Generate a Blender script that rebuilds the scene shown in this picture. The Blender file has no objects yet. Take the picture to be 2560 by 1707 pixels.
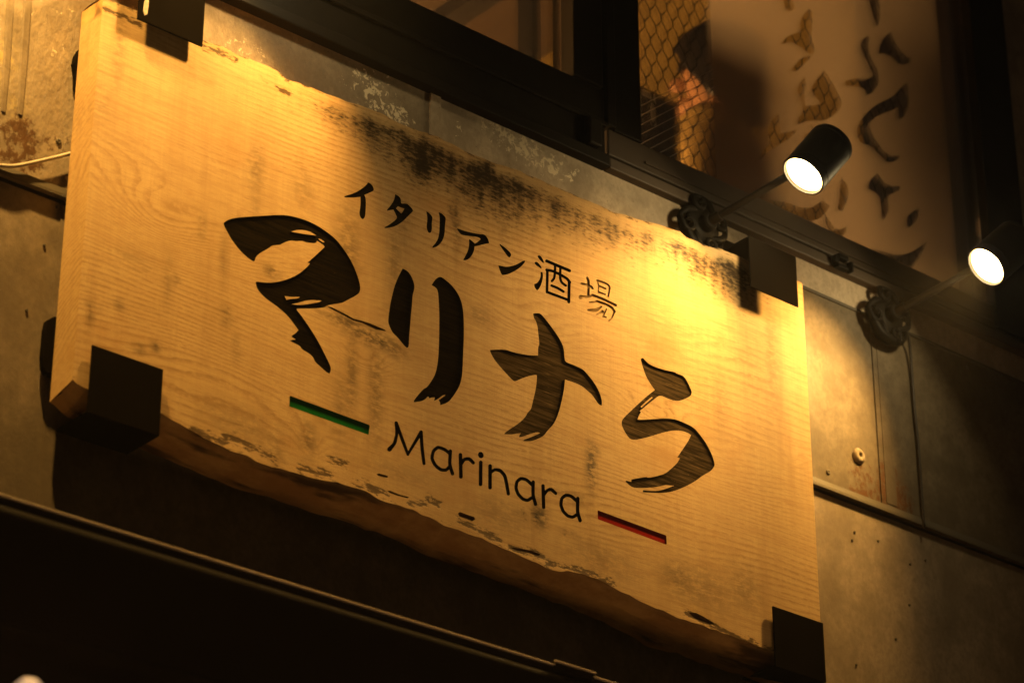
import bpy, math, random
import numpy as np
from mathutils import Vector, Matrix
from mathutils.geometry import delaunay_2d_cdt
random.seed(7); RNG = np.random.default_rng(7)
S = bpy.context.scene
COL = S.collection

# ------------------------------------------------------------------ camera
FPX = 7094.0; PCX, PCY = 1280.0, 853.5
PIT = math.atan2(3663, FPX); YAW = math.atan2(9420, FPX / math.cos(PIT))
R_ = Vector((math.sin(YAW), -math.cos(YAW), 0))
F_ = Vector((math.cos(PIT) * math.cos(YAW), math.cos(PIT) * math.sin(YAW), math.sin(PIT)))
U_ = R_.cross(F_)
def ray(x, y): return F_ + R_ * ((x - PCX) / FPX) - U_ * ((y - PCY) / FPX)
CAM = -5.1 * ray(256, 15); CAM.z = 1.6
def P(x, y, Y=0.0):
    """point of the plane at depth Y (front of the sign = 0, wall = 0.09) seen at photo position x, y"""
    d = ray(x, y); return CAM + d * ((Y - CAM.y) / d.y)
cam = bpy.data.cameras.new('camera'); camo = bpy.data.objects.new('camera', cam); COL.objects.link(camo)
camo.matrix_world = Matrix(((R_.x, U_.x, -F_.x, CAM.x), (R_.y, U_.y, -F_.y, CAM.y), (R_.z, U_.z, -F_.z, CAM.z), (0, 0, 0, 1)))
cam.sensor_width = 36; cam.lens = FPX / 2560 * 36; cam.clip_start = .05; cam.clip_end = 500
cam.dof.use_dof = True; cam.dof.focus_distance = 5.55; cam.dof.aperture_fstop = 4.2
S.camera = camo

# ------------------------------------------------------------------ world, exposure, lamp constants
W = bpy.data.worlds.new("World"); S.world = W; W.use_nodes = True
bg = W.node_tree.nodes['Background']
bg.inputs[0].default_value = (1.0, .62, .36, 1); bg.inputs[1].default_value = .008     # night sky lit by the street
S.view_settings.view_transform = 'Standard'; S.view_settings.look = 'None'
S.view_settings.exposure = 1.15; S.view_settings.gamma = 1; S.view_settings.use_curve_mapping = False
LAMP_COL = (1.0, .535, .125)
LAMP_W = (40.0, 21.0, 43.0, 122.0)
LENS_E = 52.0
ROOM_W = 250.0
BULB_W = 2.6
S.cycles.max_bounces = 8; S.cycles.transparent_max_bounces = 12
S.cycles.sample_clamp_indirect = 3.0

# ------------------------------------------------------------------ helpers
def obj(name, verts, faces, mat=None, parent=None, smooth=False, mats=None, bevel=0, loc=None):
    me = bpy.data.meshes.new(name)
    me.from_pydata([tuple(v) for v in verts], [], faces); me.update()
    o = bpy.data.objects.new(name, me); COL.objects.link(o)
    for m in (mats or ([mat] if mat else [])): me.materials.append(m)
    if smooth: me.polygons.foreach_set('use_smooth', [True] * len(me.polygons))
    if parent: o.parent = parent
    if loc: o.location = loc
    if bevel:
        b = o.modifiers.new('bevel', 'BEVEL'); b.width = bevel; b.segments = 2; b.limit_method = 'ANGLE'; b.angle_limit = .6
    return o
def thing(name, label, cat, loc=(0, 0, 0), group=None):
    o = bpy.data.objects.new(name, None); COL.objects.link(o); o.location = loc; o.empty_display_size = .05
    tag(o, label, cat, group); return o
def tag(o, label, cat, group=None):
    o['label'] = label; o['category'] = cat
    if group: o['group'] = group
    return o
def box(x0, x1, y0, y1, z0, z1):
    v = [(x, y, z) for x in (x0, x1) for y in (y0, y1) for z in (z0, z1)]
    f = [(0, 1, 3, 2), (4, 6, 7, 5), (0, 4, 5, 1), (2, 3, 7, 6), (0, 2, 6, 4), (1, 5, 7, 3)]
    return v, f
class MB:
    def __init__(s): s.v = []; s.f = []
    def add(s, v, f):
        n = len(s.v); s.v += [tuple(a) for a in v]; s.f += [tuple(i + n for i in q) for q in f]; return s
def frame_of(d):
    d = Vector(d).normalized(); a = Vector((0, 0, 1)) if abs(d.z) < .9 else Vector((1, 0, 0))
    x = d.cross(a).normalized(); return x, x.cross(d).normalized(), d
def tube(pts, rad, n=10, cap=True):
    pts = [Vector(p) for p in pts]; m = len(pts); rad = rad if hasattr(rad, '__len__') else [rad] * m
    v = []; f = []; x = None
    for i, p in enumerate(pts):
        d = (pts[min(i + 1, m - 1)] - pts[max(i - 1, 0)]).normalized()
        if x is None: x, y, _ = frame_of(d)
        else: x = (x - d * x.dot(d)).normalized()
        y = d.cross(x)
        for k in range(n):
            a = 2 * math.pi * k / n; v.append(p + (x * math.cos(a) + y * math.sin(a)) * rad[i])
    for i in range(m - 1):
        for k in range(n): f.append((i * n + k, i * n + (k + 1) % n, (i + 1) * n + (k + 1) % n, (i + 1) * n + k))
    if cap: f.append(tuple(range(n))[::-1]); f.append(tuple(range((m - 1) * n, m * n)))
    return v, f
def lathe(prof, org, d, n=40, closed=False):
    """profile of (distance along d, radius)"""
    x, y, d = frame_of(d); org = Vector(org); v = []; f = []
    for (t, r) in prof:
        for k in range(n):
            a = 2 * math.pi * k / n; v.append(org + d * t + (x * math.cos(a) + y * math.sin(a)) * r)
    m = len(prof)
    for i in range(m - 1):
        for k in range(n): f.append((i * n + k, i * n + (k + 1) % n, (i + 1) * n + (k + 1) % n, (i + 1) * n + k))
    return v, f
def auto_smooth(o, ang=.6):
    for p in o.data.polygons: p.use_smooth = True
    import bmesh
    bm = bmesh.new(); bm.from_mesh(o.data)
    for e in bm.edges:
        if len(e.link_faces) == 2 and e.calc_face_angle(0) > ang: e.smooth = False
    bm.to_mesh(o.data); bm.free(); return o
def attr(o, name, vals):
    a = o.data.attributes.new(name, 'FLOAT', 'POINT'); a.data.foreach_set('value', np.asarray(vals, dtype=np.float32))

# ------------------------------------------------------------------ node helpers
class NT:
    def __init__(s, name):
        s.m = bpy.data.materials.new(name); s.m.use_nodes = True; s.t = s.m.node_tree
        s.b = s.t.nodes['Principled BSDF']; s.out = s.t.nodes['Material Output']; s._co = None
    def n(s, ty, **k):
        a = s.t.nodes.new(ty)
        for q, w in k.items(): setattr(a, q, w)
        return a
    def put(s, sock, val):
        if isinstance(val, bpy.types.NodeSocket): s.t.links.new(val, sock)
        elif val is not None:
            try: sock.default_value = val
            except TypeError: sock.default_value = (*val, 1) if len(val) == 3 else val
    def co(s):
        if s._co is None: s._co = s.n('ShaderNodeTexCoord').outputs['Object']
        return s._co
    def math(s, op, a, b=None, c=None, clamp=False):
        q = s.n('ShaderNodeMath', operation=op); q.use_clamp = clamp
        for i, w in enumerate((a, b, c)):
            if w is not None: s.put(q.inputs[i], w)
        return q.outputs[0]
    def scale(s, v, sc):
        q = s.n('ShaderNodeVectorMath', operation='MULTIPLY'); s.put(q.inputs[0], v); q.inputs[1].default_value = sc; return q.outputs[0]
    def noise(s, sc, scale=1.0, det=3, rough=.55, dist=0.0, off=0.0, vec=None):
        v = s.scale(vec or s.co(), sc)
        if off:
            q = s.n('ShaderNodeVectorMath', operation='ADD'); s.put(q.inputs[0], v); q.inputs[1].default_value = (off, off * 1.7, off * .6); v = q.outputs[0]
        k = s.n('ShaderNodeTexNoise'); s.put(k.inputs['Vector'], v); k.inputs['Scale'].default_value = scale
        k.inputs['Detail'].default_value = det; k.inputs['Roughness'].default_value = rough; k.inputs['Distortion'].default_value = dist
        return k.outputs['Fac']
    def step(s, v, lo, hi):
        k = s.n('ShaderNodeMapRange', interpolation_type='SMOOTHSTEP'); s.put(k.inputs[0], v)
        s.put(k.inputs[1], lo); s.put(k.inputs[2], hi); return k.outputs[0]
    def mix(s, fac, a, b, mode='MIX'):
        k = s.n('ShaderNodeMix', data_type='RGBA', blend_type=mode); s.put(k.inputs[0], fac)
        s.put(k.inputs[6], a); s.put(k.inputs[7], b); return k.outputs[2]
    def attr(s, name): return s.n('ShaderNodeAttribute', attribute_name=name).outputs['Fac']
    def bump(s, h, strength=.3, dist=.002, prev=None):
        k = s.n('ShaderNodeBump'); s.put(k.inputs['Height'], h); k.inputs['Strength'].default_value = strength; k.inputs['Distance'].default_value = dist
        if prev is not None: s.put(k.inputs['Normal'], prev)
        return k.outputs[0]
    def fin(s, col=None, rough=.5, spec=.4, metal=0.0, normal=None):
        s.put(s.b.inputs['Base Color'], col); s.put(s.b.inputs['Roughness'], rough); s.put(s.b.inputs['Specular IOR Level'], spec)
        s.put(s.b.inputs['Metallic'], metal)
        if normal is not None: s.put(s.b.inputs['Normal'], normal)
        return s.m
C4 = lambda r, g, b: (r, g, b, 1)

def mat_wood():
    t = NT('weathered_board')
    h = t.attr('grain'); mould = t.attr('mould'); smud_shade = t.attr('smudge_shade'); rot = t.attr('rot'); bark = t.attr('bark')
    n1 = t.noise((1.3, 4, 4.5), det=2); n2 = t.noise((7, 20, 26), det=3); n3 = t.noise((60, 200, 200), det=1)
    hh = t.math('ADD', h, t.math('MULTIPLY', t.math('SUBTRACT', n1, .5), .075))
    hh = t.math('ADD', hh, t.math('MULTIPLY', t.math('SUBTRACT', n2, .5), .012))
    hh = t.math('ADD', hh, t.math('MULTIPLY', t.math('SUBTRACT', n3, .5), .0016))
    # growth rings: slow saw tooth with a sharp late-wood side, spacing itself uneven
    def rings(fq, lo, hi):
        r = t.math('FRACT', t.math('MULTIPLY', hh, fq))
        return t.math('MULTIPLY', t.step(r, lo, hi), t.math('SUBTRACT', 1.0, t.step(r, hi, 1.0)))
    late = rings(82.0, .40, .90); fine = rings(171.0, .30, .85)
    broad = t.math('FRACT', t.math('MULTIPLY', hh, 19.0))
    amp = t.step(t.noise((1.9, 3, 4.5), det=3, off=3.1), .36, .66); fig = t.attr('figure')
    amp = t.math('MAXIMUM', amp, fig)
    brk = t.step(t.noise((55, 30, 90), det=3, rough=.7, off=23), .28, .60)
    late = t.math('MULTIPLY', t.math('MULTIPLY', late, brk), t.math('MULTIPLY_ADD', amp, .72, .06))
    fine = t.math('MULTIPLY', t.math('MULTIPLY', fine, brk), t.math('MULTIPLY_ADD', amp, -.20, .27))
    fibre = t.noise((9, 300, 520), det=3, rough=.7)
    streak = t.noise((4.5, 60, 120), det=4, rough=.72, off=41)
    pores = t.step(t.noise((38, 300, 760), det=2, rough=.6, off=5), .60, .74)
    cross = t.noise((430, 100, 7), det=2, off=8)                # fine marks of the planer across the board
    base = t.mix(t.noise((1.1, 2, 2.6), det=4, off=1.7), C4(.57, .39, .175), C4(.72, .54, .28))
    base = t.mix(t.math('MULTIPLY', late, .95), base, C4(.27, .145, .052))
    base = t.mix(t.math('MULTIPLY', fine, .68), base, C4(.35, .20, .08))
    base = t.mix(t.math('MULTIPLY', t.step(broad, .2, 1.0), .10), base, C4(.50, .30, .12))
    base = t.mix(t.math('MULTIPLY', t.step(fibre, .35, .75), .38), base, C4(.44, .27, .115))
    base = t.mix(t.math('MULTIPLY', t.step(streak, .46, .72), .42), base, C4(.40, .235, .095))
    speck = t.step(t.noise((26, 120, 210), det=4, rough=.7, off=51), .54, .68)
    base = t.mix(t.math('MULTIPLY', speck, .34), base, C4(.38, .22, .09))
    base = t.mix(t.math('MULTIPLY', pores, .55), base, C4(.25, .14, .055))
    base = t.mix(t.math('MULTIPLY', t.step(cross, .42, .7), .20), base, C4(.42, .26, .12))
    band = t.step(t.noise((11, 4, .7), det=3, rough=.6, off=61), .34, .66)
    base = t.mix(t.math('MULTIPLY', band, .26), base, C4(.40, .25, .105))
    # water runs: soft vertical tracks and brown blotches
    runs = t.step(t.noise((15, 10, 1.5), det=4, rough=.6, off=4), .52, .78)
    base = t.mix(t.math('MULTIPLY', runs, .42), base, C4(.34, .20, .085))
    blot = t.step(t.noise((5.5, 8, 7.5), det=5, rough=.62, off=9), .54, .74)
    base = t.mix(t.math('MULTIPLY', blot, .46), base, C4(.42, .22, .075))
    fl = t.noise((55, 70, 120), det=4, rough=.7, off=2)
    sm = t.math('MULTIPLY', smud_shade, t.step(fl, .30, .62))
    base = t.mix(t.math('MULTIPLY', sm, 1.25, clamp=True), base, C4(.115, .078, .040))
    # mould: dashes along the grain under the upper edge, running together where dense
    d1 = t.noise((58, 90, 190), det=5, rough=.68, off=6); d2 = t.noise((30, 10, 5), det=3, off=7); d3 = t.noise((9, 10, 12), det=3, off=27)
    dens = t.math('MULTIPLY', mould, t.math('MULTIPLY_ADD', d2, 1.5, .30))
    dens = t.math('MULTIPLY', dens, t.math('MULTIPLY_ADD', d3, .9, .55))
    th = t.math('MULTIPLY_ADD', dens, -.42, .66)
    mk = t.step(d1, th, t.math('ADD', th, .30))
    mk = t.math('MULTIPLY', mk, t.step(mould, .03, .25))
    base = t.mix(t.math('MULTIPLY', t.step(dens, .10, 1.25), .85), base, C4(.085, .050, .020))
    base = t.mix(t.math('MULTIPLY', mk, .93), base, C4(.020, .012, .006))
    # rot: worm-eaten pits near the waney edges
    r1 = t.noise((30, 60, 150), det=5, rough=.74, off=11)
    pit = t.step(t.math('MULTIPLY_ADD', rot, .26, r1), .62, .69)
    pit = t.math('MULTIPLY', pit, t.step(rot, .04, .25))
    base = t.mix(t.math('MULTIPLY', rot, .35, clamp=True), base, C4(.42, .25, .10))
    base = t.mix(t.math('MULTIPLY', pit, .85), base, C4(.050, .028, .012))
    # waney edge: bark-brown skin with dark streaks
    b1 = t.noise((8, 14, 22), det=5, rough=.65, off=13); b2 = t.noise((3.2, 20, 12), det=4, off=15)
    bk = t.mix(t.step(b1, .35, .7), C4(.44, .235, .08), C4(.68, .42, .165))
    bk = t.mix(t.math('MULTIPLY', t.step(b2, .52, .64), .9), bk, C4(.05, .028, .013))
    base = t.mix(bark, base, bk)
    hgt = t.math('SUBTRACT', t.math('MULTIPLY', fibre, .35), t.math('MULTIPLY', late, .30))
    hgt = t.math('SUBTRACT', hgt, t.math('MULTIPLY', pores, .35))
    nb = t.bump(hgt, .30, .0012)
    nb = t.bump(t.math('MULTIPLY', t.math('ADD', pit, t.math('MULTIPLY', r1, t.math('MULTIPLY', rot, .4))), -1.0), .30, .004, nb)
    nb = t.bump(t.noise((3, 3, 5), det=3, off=21), .22, .010, nb)
    rg = t.math('MULTIPLY_ADD', t.noise((6, 6, 9), det=3, off=17), .30, .42)
    return t.fin(base, rg, .05, normal=nb)

def mat_paint(name, lo, hi, wear, rough=.42):
    t = NT(name)
    n = t.noise((10, 60, 190), det=4, rough=.7); n2 = t.noise((24, 24, 24), det=4, off=3)
    c = t.mix(t.step(n, .36, .68), lo, hi)
    c = t.mix(t.math('MULTIPLY', t.step(t.noise((14, 60, 240), det=3, rough=.7, off=9), .58, .72), wear), c, tuple(min(1, q * 2.2) for q in hi))
    c = t.mix(t.math('MULTIPLY', t.step(t.noise((70, 90, 200), det=4, rough=.75, off=6), .66, .78), wear), c, C4(.42, .28, .12))
    nb = t.bump(n, .45, .0015); nb = t.bump(n2, .2, .002, nb)
    return t.fin(c, t.math('MULTIPLY_ADD', n2, .3, rough), .0, normal=nb)

def mat_steel(name, c, rough=.38, spec=.5, scratch=.25, wear=(.20, .17, .13)):
    t = NT(name)
    n = t.noise((3, 30, 30), det=4); g = t.noise((260, 260, 260), det=2, off=2)
    col = t.mix(t.noise((9, 9, 9), det=5, off=4), c, tuple(x * 1.7 for x in c))
    col = t.mix(t.math('MULTIPLY', t.step(t.noise((45, 45, 12), det=5, rough=.75, off=7), .68, .76), scratch), col, C4(*wear))
    nb = t.bump(g, .18, .0008)
    return t.fin(col, t.math('MULTIPLY_ADD', n, .25, rough - .1), spec, normal=nb)

def mat_wall(name, c0, c1, bump_s=.5, bump_scale=150, rough=.5):
    t = NT(name)
    rust = t.attr('rust'); fleck = t.attr('fleck'); yel = t.attr('yellow')
    m1 = t.noise((6, 6, 5), det=6, rough=.65); m2 = t.noise((28, 28, 28), det=4, off=3, rough=.7); run = t.noise((22, 10, 1.6), det=4, off=8)
    c = t.mix(t.step(m1, .36, .64), tuple(x * .80 for x in c0[:3]) + (1,), c1)
    m3 = t.noise((85, 85, 70), det=5, off=33, rough=.8)
    c = t.mix(t.math('MULTIPLY', t.step(m3, .40, .66), .45), c, tuple(x * .60 for x in c0[:3]) + (1,))
    c = t.mix(t.math('MULTIPLY', t.step(m2, .45, .72), .35), c, tuple(x * .62 for x in c0[:3]) + (1,))
    c = t.mix(t.math('MULTIPLY', t.step(run, .55, .75), .22), c, C4(.16, .13, .09))
    spk = t.step(t.noise((120, 120, 120), det=2, off=5), .70, .76)
    c = t.mix(t.math('MULTIPLY', spk, .4), c, C4(.10, .07, .045))
    c = t.mix(t.math('MULTIPLY', t.step(t.noise((40, 40, 46), det=5, rough=.75, off=9), .46, .6), yel), c, C4(.62, .50, .18))
    # pale flakes where the paint has gone
    fk = t.step(t.math('MULTIPLY_ADD', fleck, .24, t.noise((62, 62, 62), det=6, rough=.72, dist=.6, off=12)), .66, .69)
    fk = t.math('MULTIPLY', fk, t.step(fleck, .08, .2))
    c = t.mix(t.math('MULTIPLY', fk, .85), c, C4(.80, .70, .50))
    # rust: grit plus runs
    rn = t.noise((75, 75, 60), det=5, rough=.75, off=15)
    grit = t.step(t.math('MULTIPLY_ADD', rust, .30, rn), .60, .72)
    grit = t.math('MULTIPLY', grit, t.step(rust, .05, .3))
    rc = t.mix(t.noise((50, 50, 50), det=3, off=18), C4(.12, .050, .013), C4(.045, .022, .009))
    c = t.mix(t.math('MULTIPLY', grit, .9), c, rc)
    hb = t.noise((bump_scale, bump_scale, bump_scale * .55), det=2, off=20)
    nb = t.bump(hb, bump_s, .003); nb = t.bump(t.math('ADD', fk, grit), .3, .0015, nb); nb = t.bump(t.noise((4, 4, 3), det=2, off=30), .25, .02, nb)
    return t.fin(c, t.math('MULTIPLY_ADD', m2, .25, rough - .05), .12, normal=nb)

def mat_plain(name, c, rough=.6, spec=.3, var=.35, sc=12, bump=.1, stretch=(1, 1, 1)):
    t = NT(name)
    n = t.noise(tuple(sc * q for q in stretch), det=5, rough=.62)
    col = t.mix(t.step(n, .3, .7), tuple(x * (1 - var) for x in c) + (1,), tuple(min(1, x * (1 + var)) for x in c) + (1,))
    return t.fin(col, t.math('MULTIPLY_ADD', t.noise((sc * 3,) * 3, det=3, off=4), .2, rough - .1), spec, normal=t.bump(n, bump, .002))

M = {}
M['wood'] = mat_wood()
M['black'] = mat_paint('black_letter_paint', C4(.004, .003, .002), C4(.013, .0095, .0055), .32)
M['paler'] = mat_paint('paler_letter_paint', C4(.022, .016, .009), C4(.085, .060, .032), .6, .6)  # paler, browner letter colour for na and ra
M['worn'] = mat_paint('worn_letter_paint', C4(.16, .105, .05), C4(.40, .27, .13), .6, .55)
M['green'] = mat_paint('green_paint', C4(.006, .095, .016), C4(.009, .13, .024), .1)
M['red'] = mat_paint('red_paint', C4(.20, .011, .007), C4(.29, .018, .012), .1)
M['crack'] = mat_paint('split_wood', C4(.05, .028, .012), C4(.20, .11, .045), .3, .7)
M['steel'] = mat_steel('black_steel', C4(.005, .004, .003), .75, .0, .03)
M['frame'] = mat_steel('dark_window_frame', C4(.009, .007, .005), .5, .10, .05)
M['sill'] = mat_steel('brown_sill', C4(.05, .036, .024), .55, .35, .2)
M['lampblack'] = mat_steel('lamp_body', C4(.009, .007, .005), .45, .18, .03)
M['iron'] = mat_steel('cast_iron', C4(.0035, .003, .0025), .5, .06, .03)
M['wall_a'] = mat_wall('embossed_painted_panel', C4(.29, .235, .165), C4(.37, .305, .215), .55, 120)
M['wall_b'] = mat_wall('galvanised_panel', C4(.215, .172, .118), C4(.29, .236, .165), .14, 300)
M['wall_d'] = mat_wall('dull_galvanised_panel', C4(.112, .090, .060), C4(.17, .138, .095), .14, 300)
M['wall_c'] = mat_wall('grey_strip_panel', C4(.44, .36, .26), C4(.55, .455, .33), .12, 260)
M['trim'] = mat_steel('trim_metal', C4(.065, .056, .04), .55, .25, .4, (.26, .21, .14))
M['awning'] = mat_steel('awning_metal', C4(.009, .0075, .006), .7, .03, .04)
M['sheet'] = mat_steel('awning_top', C4(.07, .06, .045), .5, .3, .1)
M['flash'] = mat_steel('awning_flashing', C4(.62, .52, .40), .35, .8, .1)
M['cable'] = mat_plain('pale_cable', (.46, .41, .32), .5, .3, .12, 40)
M['darkcable'] = mat_plain('dark_cable', (.02, .018, .016), .5, .3)
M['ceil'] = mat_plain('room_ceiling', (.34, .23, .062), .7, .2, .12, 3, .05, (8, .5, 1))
M['darkceil'] = mat_plain('painted_dim_ceiling', (.030, .018, .008), .7, .2, .12, 3, .05, (8, .5, 1))  # much darker copy of the ceiling colour, dimness put into the paint
M['beam'] = mat_plain('dark_timber', (.05, .03, .018), .6, .3, .4, 10, .1, (6, .5, 6))
M['plaster'] = mat_plain('room_plaster', (.16, .10, .04), .8, .2, .12, 4)
M['cabinet'] = mat_plain('cabinet_timber', (.045, .020, .012), .5, .35, .35, 14, .1, (1, 6, 1))
M['card'] = mat_plain('white_card', (.70, .64, .52), .6, .2, .05)
M['chip'] = mat_plain('primer_chip', (.42, .37, .28), .7, .2, .25, 120)
M['curtain'] = mat_plain('grey_curtain', (.22, .17, .12), .9, .1, .15, 9, .2, (10, 10, .5))
M['hair'] = mat_plain('dark_hair', (.010, .007, .006), .45, .4, .3, 90, .4, (1, 1, .2))
M['skin'] = mat_plain('skin', (.34, .17, .085), .55, .35, .08, 20)
M['shirt'] = mat_plain('yellow_shirt', (.36, .24, .075), .85, .2, .35, 16, .3)
M['trousers'] = mat_plain('dark_trousers', (.03, .03, .035), .85, .2)
M['pave'] = mat_plain('pavement', (.12, .115, .11), .85, .2, .25, 4)
M['wire'] = mat_steel('mesh_wire', C4(.010, .007, .005), .5, .1)
M['pale_line'] = mat_steel('pale_line', C4(.20, .16, .11), .4, .5)
def mat_emit(name, c, e):
    t = NT(name); t.fin(C4(.8, .75, .6), .3, .3); t.put(t.b.inputs['Emission Color'], c); t.b.inputs['Emission Strength'].default_value = e; return t.m
def mat_lens():
    t = NT('lamp_lens'); r = t.attr('radius')
    e = t.math('MULTIPLY_ADD', t.math('SUBTRACT', 1.0, t.step(r, .70, 1.0)), LENS_E, 2.5)
    t.fin(C4(.8, .7, .5), .3, .3); t.put(t.b.inputs['Emission Color'], t.mix(t.step(r, .80, 1.0), C4(1, .74, .36), C4(1, .52, .13))); t.put(t.b.inputs['Emission Strength'], e); return t.m
M['lens'] = mat_lens()
M['bulb'] = mat_emit('frosted_bulb', C4(1, .62, .42), .16)
M['shade'] = mat_emit('lamp_shade', C4(1, .6, .25), 1.0)
def mat_glass():
    t = NT('window_glass'); tr = t.n('ShaderNodeBsdfTransparent'); gl = t.n('ShaderNodeBsdfGlossy'); gl.inputs['Roughness'].default_value = .04
    tr.inputs[0].default_value = C4(.92, .90, .84); fr = t.n('ShaderNodeFresnel'); fr.inputs[0].default_value = 1.45
    mx = t.n('ShaderNodeMixShader'); t.put(mx.inputs[0], t.math('MULTIPLY', fr.outputs[0], .8)); t.put(mx.inputs[1], tr.outputs[0]); t.put(mx.inputs[2], gl.outputs[0])
    t.put(t.out.inputs[0], mx.outputs[0]); return t.m
M['glass'] = mat_glass()
def mat_film():
    t = NT('frosted_film'); tr = t.n('ShaderNodeBsdfTransparent'); df = t.n('ShaderNodeBsdfDiffuse'); tl = t.n('ShaderNodeBsdfTranslucent')
    n = t.noise((5, 5, 1.5), det=4); c = t.mix(n, C4(.60, .52, .44), C4(.70, .62, .53))
    t.put(df.inputs[0], c); t.put(tl.inputs[0], c); tr.inputs[0].default_value = C4(.95, .9, .82)
    a = t.n('ShaderNodeMixShader'); a.inputs[0].default_value = .65; t.put(a.inputs[1], df.outputs[0]); t.put(a.inputs[2], tl.outputs[0])
    b = t.n('ShaderNodeMixShader'); b.inputs[0].default_value = .34; t.put(b.inputs[1], a.outputs[0]); t.put(b.inputs[2], tr.outputs[0])
    t.put(t.out.inputs[0], b.outputs[0]); return t.m
M['film'] = mat_film()

# ------------------------------------------------------------------ ground
g = obj('pavement', [(-60, -60, 0), (60, -60, 0), (60, 60, 0), (-60, 60, 0)], [(0, 1, 2, 3)], M['pave']); g['kind'] = 'structure'

# ------------------------------------------------------------------ shop front
WALL = .09
bld = thing('shop_front', 'grey metal clad shop front behind the hanging sign, with dark framed upstairs windows', 'building')
def spot(pts, x, z):
    a = np.zeros_like(x)
    for (cx, cz, sx, sz, w) in pts: a = np.maximum(a, w * np.exp(-((x - cx) / sx) ** 2 - ((z - cz) / sz) ** 2))
    return a
def pspots(lst, Y):
    r = []
    for (px, py, sx, sz, w) in lst: q = P(px, py, Y); r.append((q.x, q.z, sx, sz, w))
    return r
RUST = pspots([(20, 330, .022, .03, .8), (55, 320, .02, .035, .9), (70, 370, .016, .05, 1), (30, 390, .03, .03, .7), (95, 415, .016, .016, .9), (120, 360, .04, .02, .35),
               (165, 345, .03, .02, .4), (2215, 1180, .035, .02, .9), (2230, 1230, .05, .045, 1.1), (2170, 1245, .06, .03, .9), (2265, 1262, .03, .025, .7), (2120, 1140, .02, .012, .5),
               (2160, 1180, .05, .03, .5)], WALL)
FLK = pspots([(930, 225, .06, .05, .75), (985, 285, .05, .03, .9), (880, 200, .03, .03, .5), (1145, 330, .012, .02, .9), (1255, 320, .05, .04, .85), (1310, 370, .06, .035, 1),
              (1380, 410, .08, .03, .85), (1200, 300, .03, .02, .6), (620, 130, .08, .03, .45), (140, 60, .1, .1, .25), (170, 440, .02, .012, .8), (110, 440, .012, .01, .8)], WALL)
YEL = pspots([(8, 140, .015, .035, 1), (25, 165, .012, .03, .7), (40, 270, .015, .03, .5)], WALL)
def panel(x0, x1, z0, z1, m, y=WALL, t=.012, step=.02):
    nx = max(2, int((x1 - x0) / step)); nz = max(2, int((z1 - z0) / step))
    xs = np.linspace(x0, x1, nx + 1); zs = np.linspace(z0, z1, nz + 1)
    X, Z = np.meshgrid(xs, zs); v = [(a, y, b) for a, b in zip(X.ravel(), Z.ravel())]
    f = [(j * (nx + 1) + i, j * (nx + 1) + i + 1, (j + 1) * (nx + 1) + i + 1, (j + 1) * (nx + 1) + i) for j in range(nz) for i in range(nx)]
    n = len(v); v += [(x0, y + t, z0), (x1, y + t, z0), (x1, y + t, z1), (x0, y + t, z1)]
    f += [(0, n, n + 3, nz * (nx + 1)), (nx, (nz + 1) * (nx + 1) - 1, n + 2, n + 1), (0, nx, n + 1, n), (nz * (nx + 1), n + 3, n + 2, (nz + 1) * (nx + 1) - 1)]
    o = obj('wall_panel', v, f, m, bld)
    xa = np.array([q[0] for q in v]); za = np.array([q[2] for q in v])
    attr(o, 'rust', spot(RUST, xa, za)); attr(o, 'fleck', spot(FLK, xa, za)); attr(o, 'yellow', spot(YEL, xa, za)); return o
SEAM = 4.121
for (a, b) in ((-1.3, .020), (.024, 3.3), (3.304, 5.2)): panel(a, b, 2.6, SEAM - .012, M['wall_b'], WALL + .006)
panel(-1.3, .834, SEAM, 4.70, M['wall_a']); panel(.838, 1.72, SEAM, 4.70, M['wall_c'])
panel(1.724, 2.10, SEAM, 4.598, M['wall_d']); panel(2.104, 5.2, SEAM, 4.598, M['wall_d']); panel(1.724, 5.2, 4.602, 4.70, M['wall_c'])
obj('backing', *box(-1.3, 5.2, WALL + .014, WALL + .03, 2.6, 4.70), M['frame'], bld)
# flashing over the seam between the two rows of panels, in lengths
for (a, b) in ((-1.3, .9), (.902, 2.6), (2.602, 5.2)):
    pr = [(WALL - .001, SEAM + .016), (WALL - .004, SEAM + .014), (WALL - .006, SEAM + .002), (WALL - .006, SEAM - .004), (WALL - .004, SEAM - .004), (WALL - .001, SEAM + .006)]
    v = [(x, y, z) for x in (a, b) for (y, z) in pr]; k = len(pr)
    obj('seam_flashing', v, [(i, (i + 1) % k, k + (i + 1) % k, k + i) for i in range(k)] + [tuple(range(k))[::-1], tuple(range(k, 2 * k))], M['trim'], bld)
obj('seam_flashing', *box(1.70, 5.2, WALL - .003, WALL + .004, 4.594, 4.6015), M['trim'], bld)
# narrow cover strips: upper band, folded joints
obj('cover_strip', *box(.822, .850, WALL - .005, WALL - .0005, SEAM + .002, 4.69), M['wall_c'], bld, bevel=.002)
for (x0, x1) in ((2.118, 2.152),):
    obj('cover_strip', *box(x0, x1, WALL - .0016, WALL - .0003, SEAM + .02, 4.592), M['wall_d'], bld, bevel=.0015)
obj('cover_strip', *box(.006, .034, WALL + .0046, WALL + .0055, 2.6, SEAM - .014), M['wall_b'], bld)
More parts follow.
